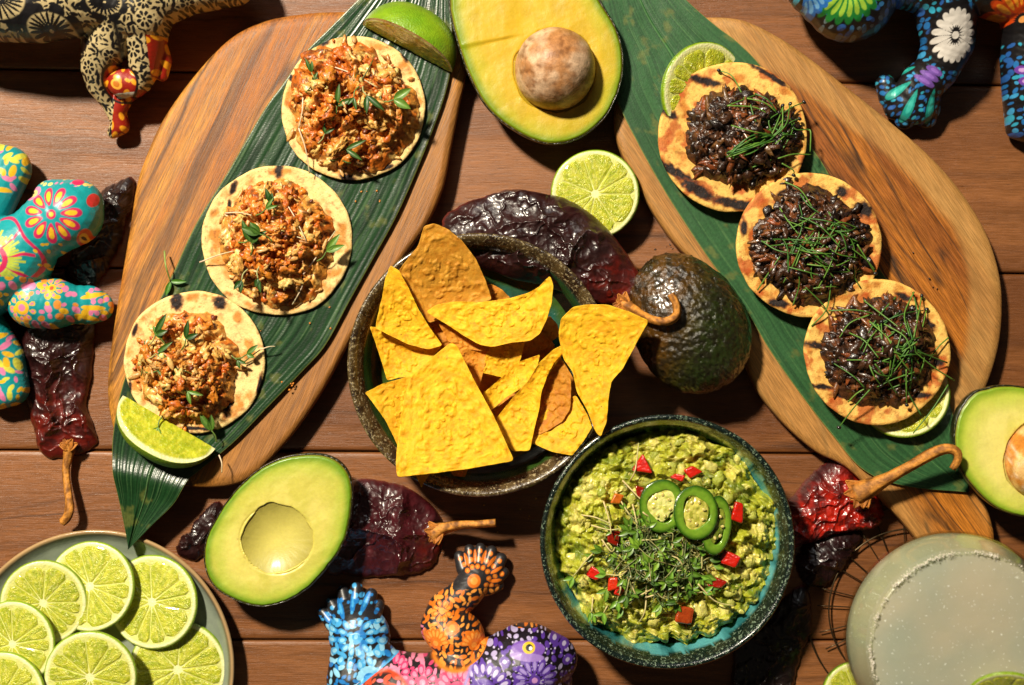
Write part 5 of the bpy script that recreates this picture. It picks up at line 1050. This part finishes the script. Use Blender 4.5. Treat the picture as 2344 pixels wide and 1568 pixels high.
hd = np.hypot(x - 1943, y + 5) < 118; W1 = lin(214, 208, 200)
Ch = dots(x, y, np.tile(BK, (len(x), 1)), 17, 5.6, [lin(50, 96, 170), lin(60, 130, 190), lin(110, 130, 140)], 74, 1., .3, .9)
G1, G2 = lin(30, 120, 50), lin(150, 190, 60); Ch = flower(x, y, Ch, 1918, -8, 14, 80, 13, 10, G1, G2, -.35, pi + .2, core=(9, W1)); Ch = flower(x, y, Ch, 1826, -10, 20, 66, 10, 7, lin(40, 110, 190), lin(110, 170, 220), -.2, pi * .6); Ch = flower(x, y, Ch, 2040, -40, 16, 66, 12, 7, lin(40, 90, 180), lin(70, 130, 210), .2, pi)
C = np.where((hd & (x < 2060))[:, None], Ch, C)
C = oval(x, y, C, 2177, 87, 54, 74, 0, BK); C = flower(x, y, C, 2177, 87, 9, 50, 18, 6.2, W1, None, sy=1.28, taper=.55, core=(8, W1))
C = oval(x, y, C, 2128, 168, 40, 16, .9, BK)
for k in range(3): C = oval(x, y, C, 2124 + k * 9, 180 - k * 10, 26 - k * 3, 7, .62, lin(110, 76, 160), lin(140, 100, 190), .5)
TQ = lin(30, 150, 140)
for (a, b, l, an_) in [(2080, 150, 26, pi - .2), (2072, 196, 30, pi - .6), (2098, 232, 36, pi / 2 + .35), (2146, 234, 36, pi / 2 + .05)]: C = oval(x, y, C, a, b, l + 4, 13, an_, BK); C = oval(x, y, C, a, b, l, 9, an_, TQ, lin(60, 180, 166), .55, taper=.5)
C = oval(x, y, C, 2310, 36, 100, 60, 0, BK) * 1.0
C = flower(x, y, C, 2328, 52, 14, 84, 13, 8, lin(206, 70, 14), lin(236, 150, 40), pi * .92, 2.05 * pi, core=(7, lin(220, 150, 80)))
for (a, b) in [(2355, 120), (2340, 160), (2350, 185)]: C = oval(x, y, C, a, b, 15, 9, .3, lin(110, 60, 160), lin(190, 150, 210), .5)
obj('painted_lizard', V, F, mpaint, None, C, world(2170, 60, 0, ref), label='black wooden lizard with blue dots and white daisy on its leg, top right', cat='wooden figure')

# ---------------------------------------------------------------- cocktail glass with salted rim, wire trivet
mgl = NT('clear_glass'); m_ = mgl
tr = m_.n('BsdfTransparent'); tr.inputs[0].default_value = (.99, 1.0, .96, 1); gs = m_.n('BsdfGlossy'); gs.inputs['Roughness'].default_value = .03
lw_ = m_.n('LayerWeight'); lw_.inputs[0].default_value = .5; fr_ = m_.n('Math', operation='MULTIPLY_ADD'); m_.l(m_.mul(lw_.outputs['Facing'], 4.0, 'POWER'), fr_.inputs[0]); fr_.inputs[1].default_value = .5; fr_.inputs[2].default_value = .03; mx_ = m_.n('MixShader'); m_.l(fr_.outputs[0], mx_.inputs[0]); m_.l(tr.outputs[0], mx_.inputs[1]); m_.l(gs.outputs[0], mx_.inputs[2])
m_.l(mx_.outputs[0], m_.t.nodes['Material Output'].inputs[0])
gcx, gcy, gref = 2171, 1457, 92; Lg = world(gcx, gcy, 0, gref)
glass = thing('cocktail_glass', 'round glass of cloudy pale drink with a salted rim, bottom right', 'cocktail glass', Lg)
kk = S * (1 - gref / CAMH) / 1000
def lathe(prof, m, name, colf=None, n=200, dz=0):
    p = np.array(prof, float); a = np.linspace(0, 2 * pi, n, endpoint=False)[None]; r = p[:, 0][:, None] * kk; z = p[:, 1][:, None] / 1000 + 0 * a
    V = np.stack([Lg[0] + r * np.cos(a), Lg[1] + r * np.sin(a), z], -1).reshape(-1, 3)
    C = colf(V, np.repeat(p[:, 0], n), np.repeat(p[:, 1], n)) if colf else None
    return obj(name, V, gridf(len(p), n, True), m, glass, C)
outer = [(2, 3), (120, 1), (128, 3), (60, 8), (30, 16), (22, 40), (30, 52), (120, 60), (200, 74), (236, 88), (246, 98), (244, 108), (232, 118), (222, 126), (216, 131)]
lathe(outer + [(213, 132), (211, 130), (217, 124), (228, 116), (240, 107), (242, 98), (232, 89), (196, 76), (116, 62), (5, 58)], mgl.m, 'bowl')
mliq = NT('cloudy_drink'); s_ = mliq
f = s_.ramp(s_.noise(16, 3, .5), .3, .75); base = s_.mix(f, lin(174, 166, 142), lin(152, 158, 140)); f2 = s_.ramp(s_.noise(620, 2, .5), .675, .72)  # pale noise specks: bubbles, with their sparkle painted into the colour
base = s_.mix(s_.mul(f2, .7), base, lin(232, 236, 226)); s_.l(base, s_.b.inputs['Base Color']); s_.b.inputs['Roughness'].default_value = .3
s_.b.inputs['Subsurface Weight'].default_value = .5; s_.b.inputs['Subsurface Radius'].default_value = (.8, .8, .5); s_.b.inputs['Subsurface Scale'].default_value = .01
s_.l(s_.bump(s_.noise(60, 3), .0006), s_.b.inputs['Normal'])
lathe([(.5, 59), (114, 63), (194, 77), (230, 90), (240, 98), (238, 107), (226, 116), (215, 126), (212, 129), (206, 129.6), (120, 129.3), (60, 129.5), (.5, 129.3)], s_.m, 'drink')
msalt = M('salt', lin(230, 222, 206), .35, .6, sss=.3, sssc=(1, 1, 1), sscale=.001)
parts = []; rs = np.random.default_rng(3)
cube = np.array([[a, b, c] for a in (-1, 1) for b in (-1, 1) for c in (-1, 1)], float); cubeF = np.array([[0, 1, 3, 2], [4, 6, 7, 5], [0, 4, 5, 1], [2, 3, 7, 6], [0, 2, 6, 4], [1, 5, 7, 3]])
for i in range(2400):
    a = rs.random() * 2 * pi; dn = .1 + .95 * sm(.3, .7, fbm(np.array([a * 5]), np.array([1.]), 3, 3))[0]
    if rs.random() > dn * 1.2: continue
    rr = 214 + rs.normal() * 2.4; s = rs.uniform(.5, 1.25) * kk; P = np.array([Lg[0] + rr * kk * cos(a), Lg[1] + rr * kk * sin(a), .1318 + rs.normal() * .0006 - max(0, rr - 216) * .00025])
    parts.append(((cube * s * rs.uniform(.6, 1.2, 3)) @ rotm(*rs.uniform(0, 6, 3)).T + P, cubeF, None))
V, F, _ = join(parts); obj('salt_rim', V, F, msalt, glass, None, smooth=False, kind='stuff')
lime_slice((2296, 1590), 80, 130, 'thin lime garnish piece on the salted glass rim at the photo corner', 1, 0.3, (38, -20), 1., 'lime_garnish', None, None, 'lime slice')
mwire = M('trivet_wire', lin(84, 70, 50), .35, .5); mwire.node_tree.nodes['Principled BSDF'].inputs['Metallic'].default_value = .85
tc = (2081, 1396); tv = thing('wire_trivet', 'round dark wire coaster with radial bars under the cocktail glass', 'coaster', world(tc[0], tc[1], 0, 2))
for r_ in (120, 186, 236):
    a = np.linspace(0, 2 * pi, 121); P = np.array([world(tc[0] + r_ * cos(q), tc[1] + r_ * sin(q), 3 if r_ != 186 else 5, 3) for q in a]); V, F = tube(P, 1.9 * S / 1000, 8); obj('ring', V, F, mwire, tv)
for k in range(26):
    q = k * 2 * pi / 26 + (.05 if k % 2 else 0); P = np.array([world(tc[0] + r_ * cos(q), tc[1] + r_ * sin(q), 3.6, 3) for r_ in np.linspace(118, 212, 5)]); V, F = tube(P, 1.4 * S / 1000, 7); obj('bar', V, F, mwire, tv)

# ---------------------------------------------------------------- small loose bits
sp = sprout(None, [(378, 575, 24), (386, 610, 30), (392, 645, 24)], 2.2, 22, lin(120, 150, 70), [(-.0, 36, 6, .1), (1.9, 34, 6, .1)], 0, 'loose_sprout')
tag(sp, 'single green sprout lying on the left leaf between two chicken tostadas', 'sprout')
parts = []; rs = np.random.default_rng(77)
for (cx_, cy_, n_, r_, c_) in [(662, 884, 5, 16, lin(214, 130, 40)), (560, 760, 6, 60, lin(200, 120, 40)), (850, 440, 7, 50, lin(210, 140, 60)), (980, 560, 6, 30, lin(216, 160, 50)), (1180, 1180, 9, 60, lin(216, 160, 50)), (1540, 560, 5, 40, lin(60, 36, 20)), (720, 700, 6, 60, lin(200, 120, 40)), (2120, 640, 5, 50, lin(40, 26, 16))]:
    for i in range(n_):
        x_, y_ = cx_ + rs.normal() * r_ * .6, cy_ + rs.normal() * r_ * .6
        zb = 0.6 if cy_ in (1180,) else (21.5 if cx_ not in (980, 2120, 1540) else 18.6)
        v, f = blob(world(x_, y_, zb + .3, zb), np.array([1, .8, .7]) * rs.uniform(1.2, 3.2) * S / 1000, (0, 0, rs.random() * 6), 1, .8, i); parts.append((v, f, np.tile(c_, (len(v), 1))))
V, F, C = join(parts); obj('crumbs', V, F, mchick, None, C, label='tiny orange and brown crumbs scattered on leaves, boards and table', cat='crumbs', kind='stuff')
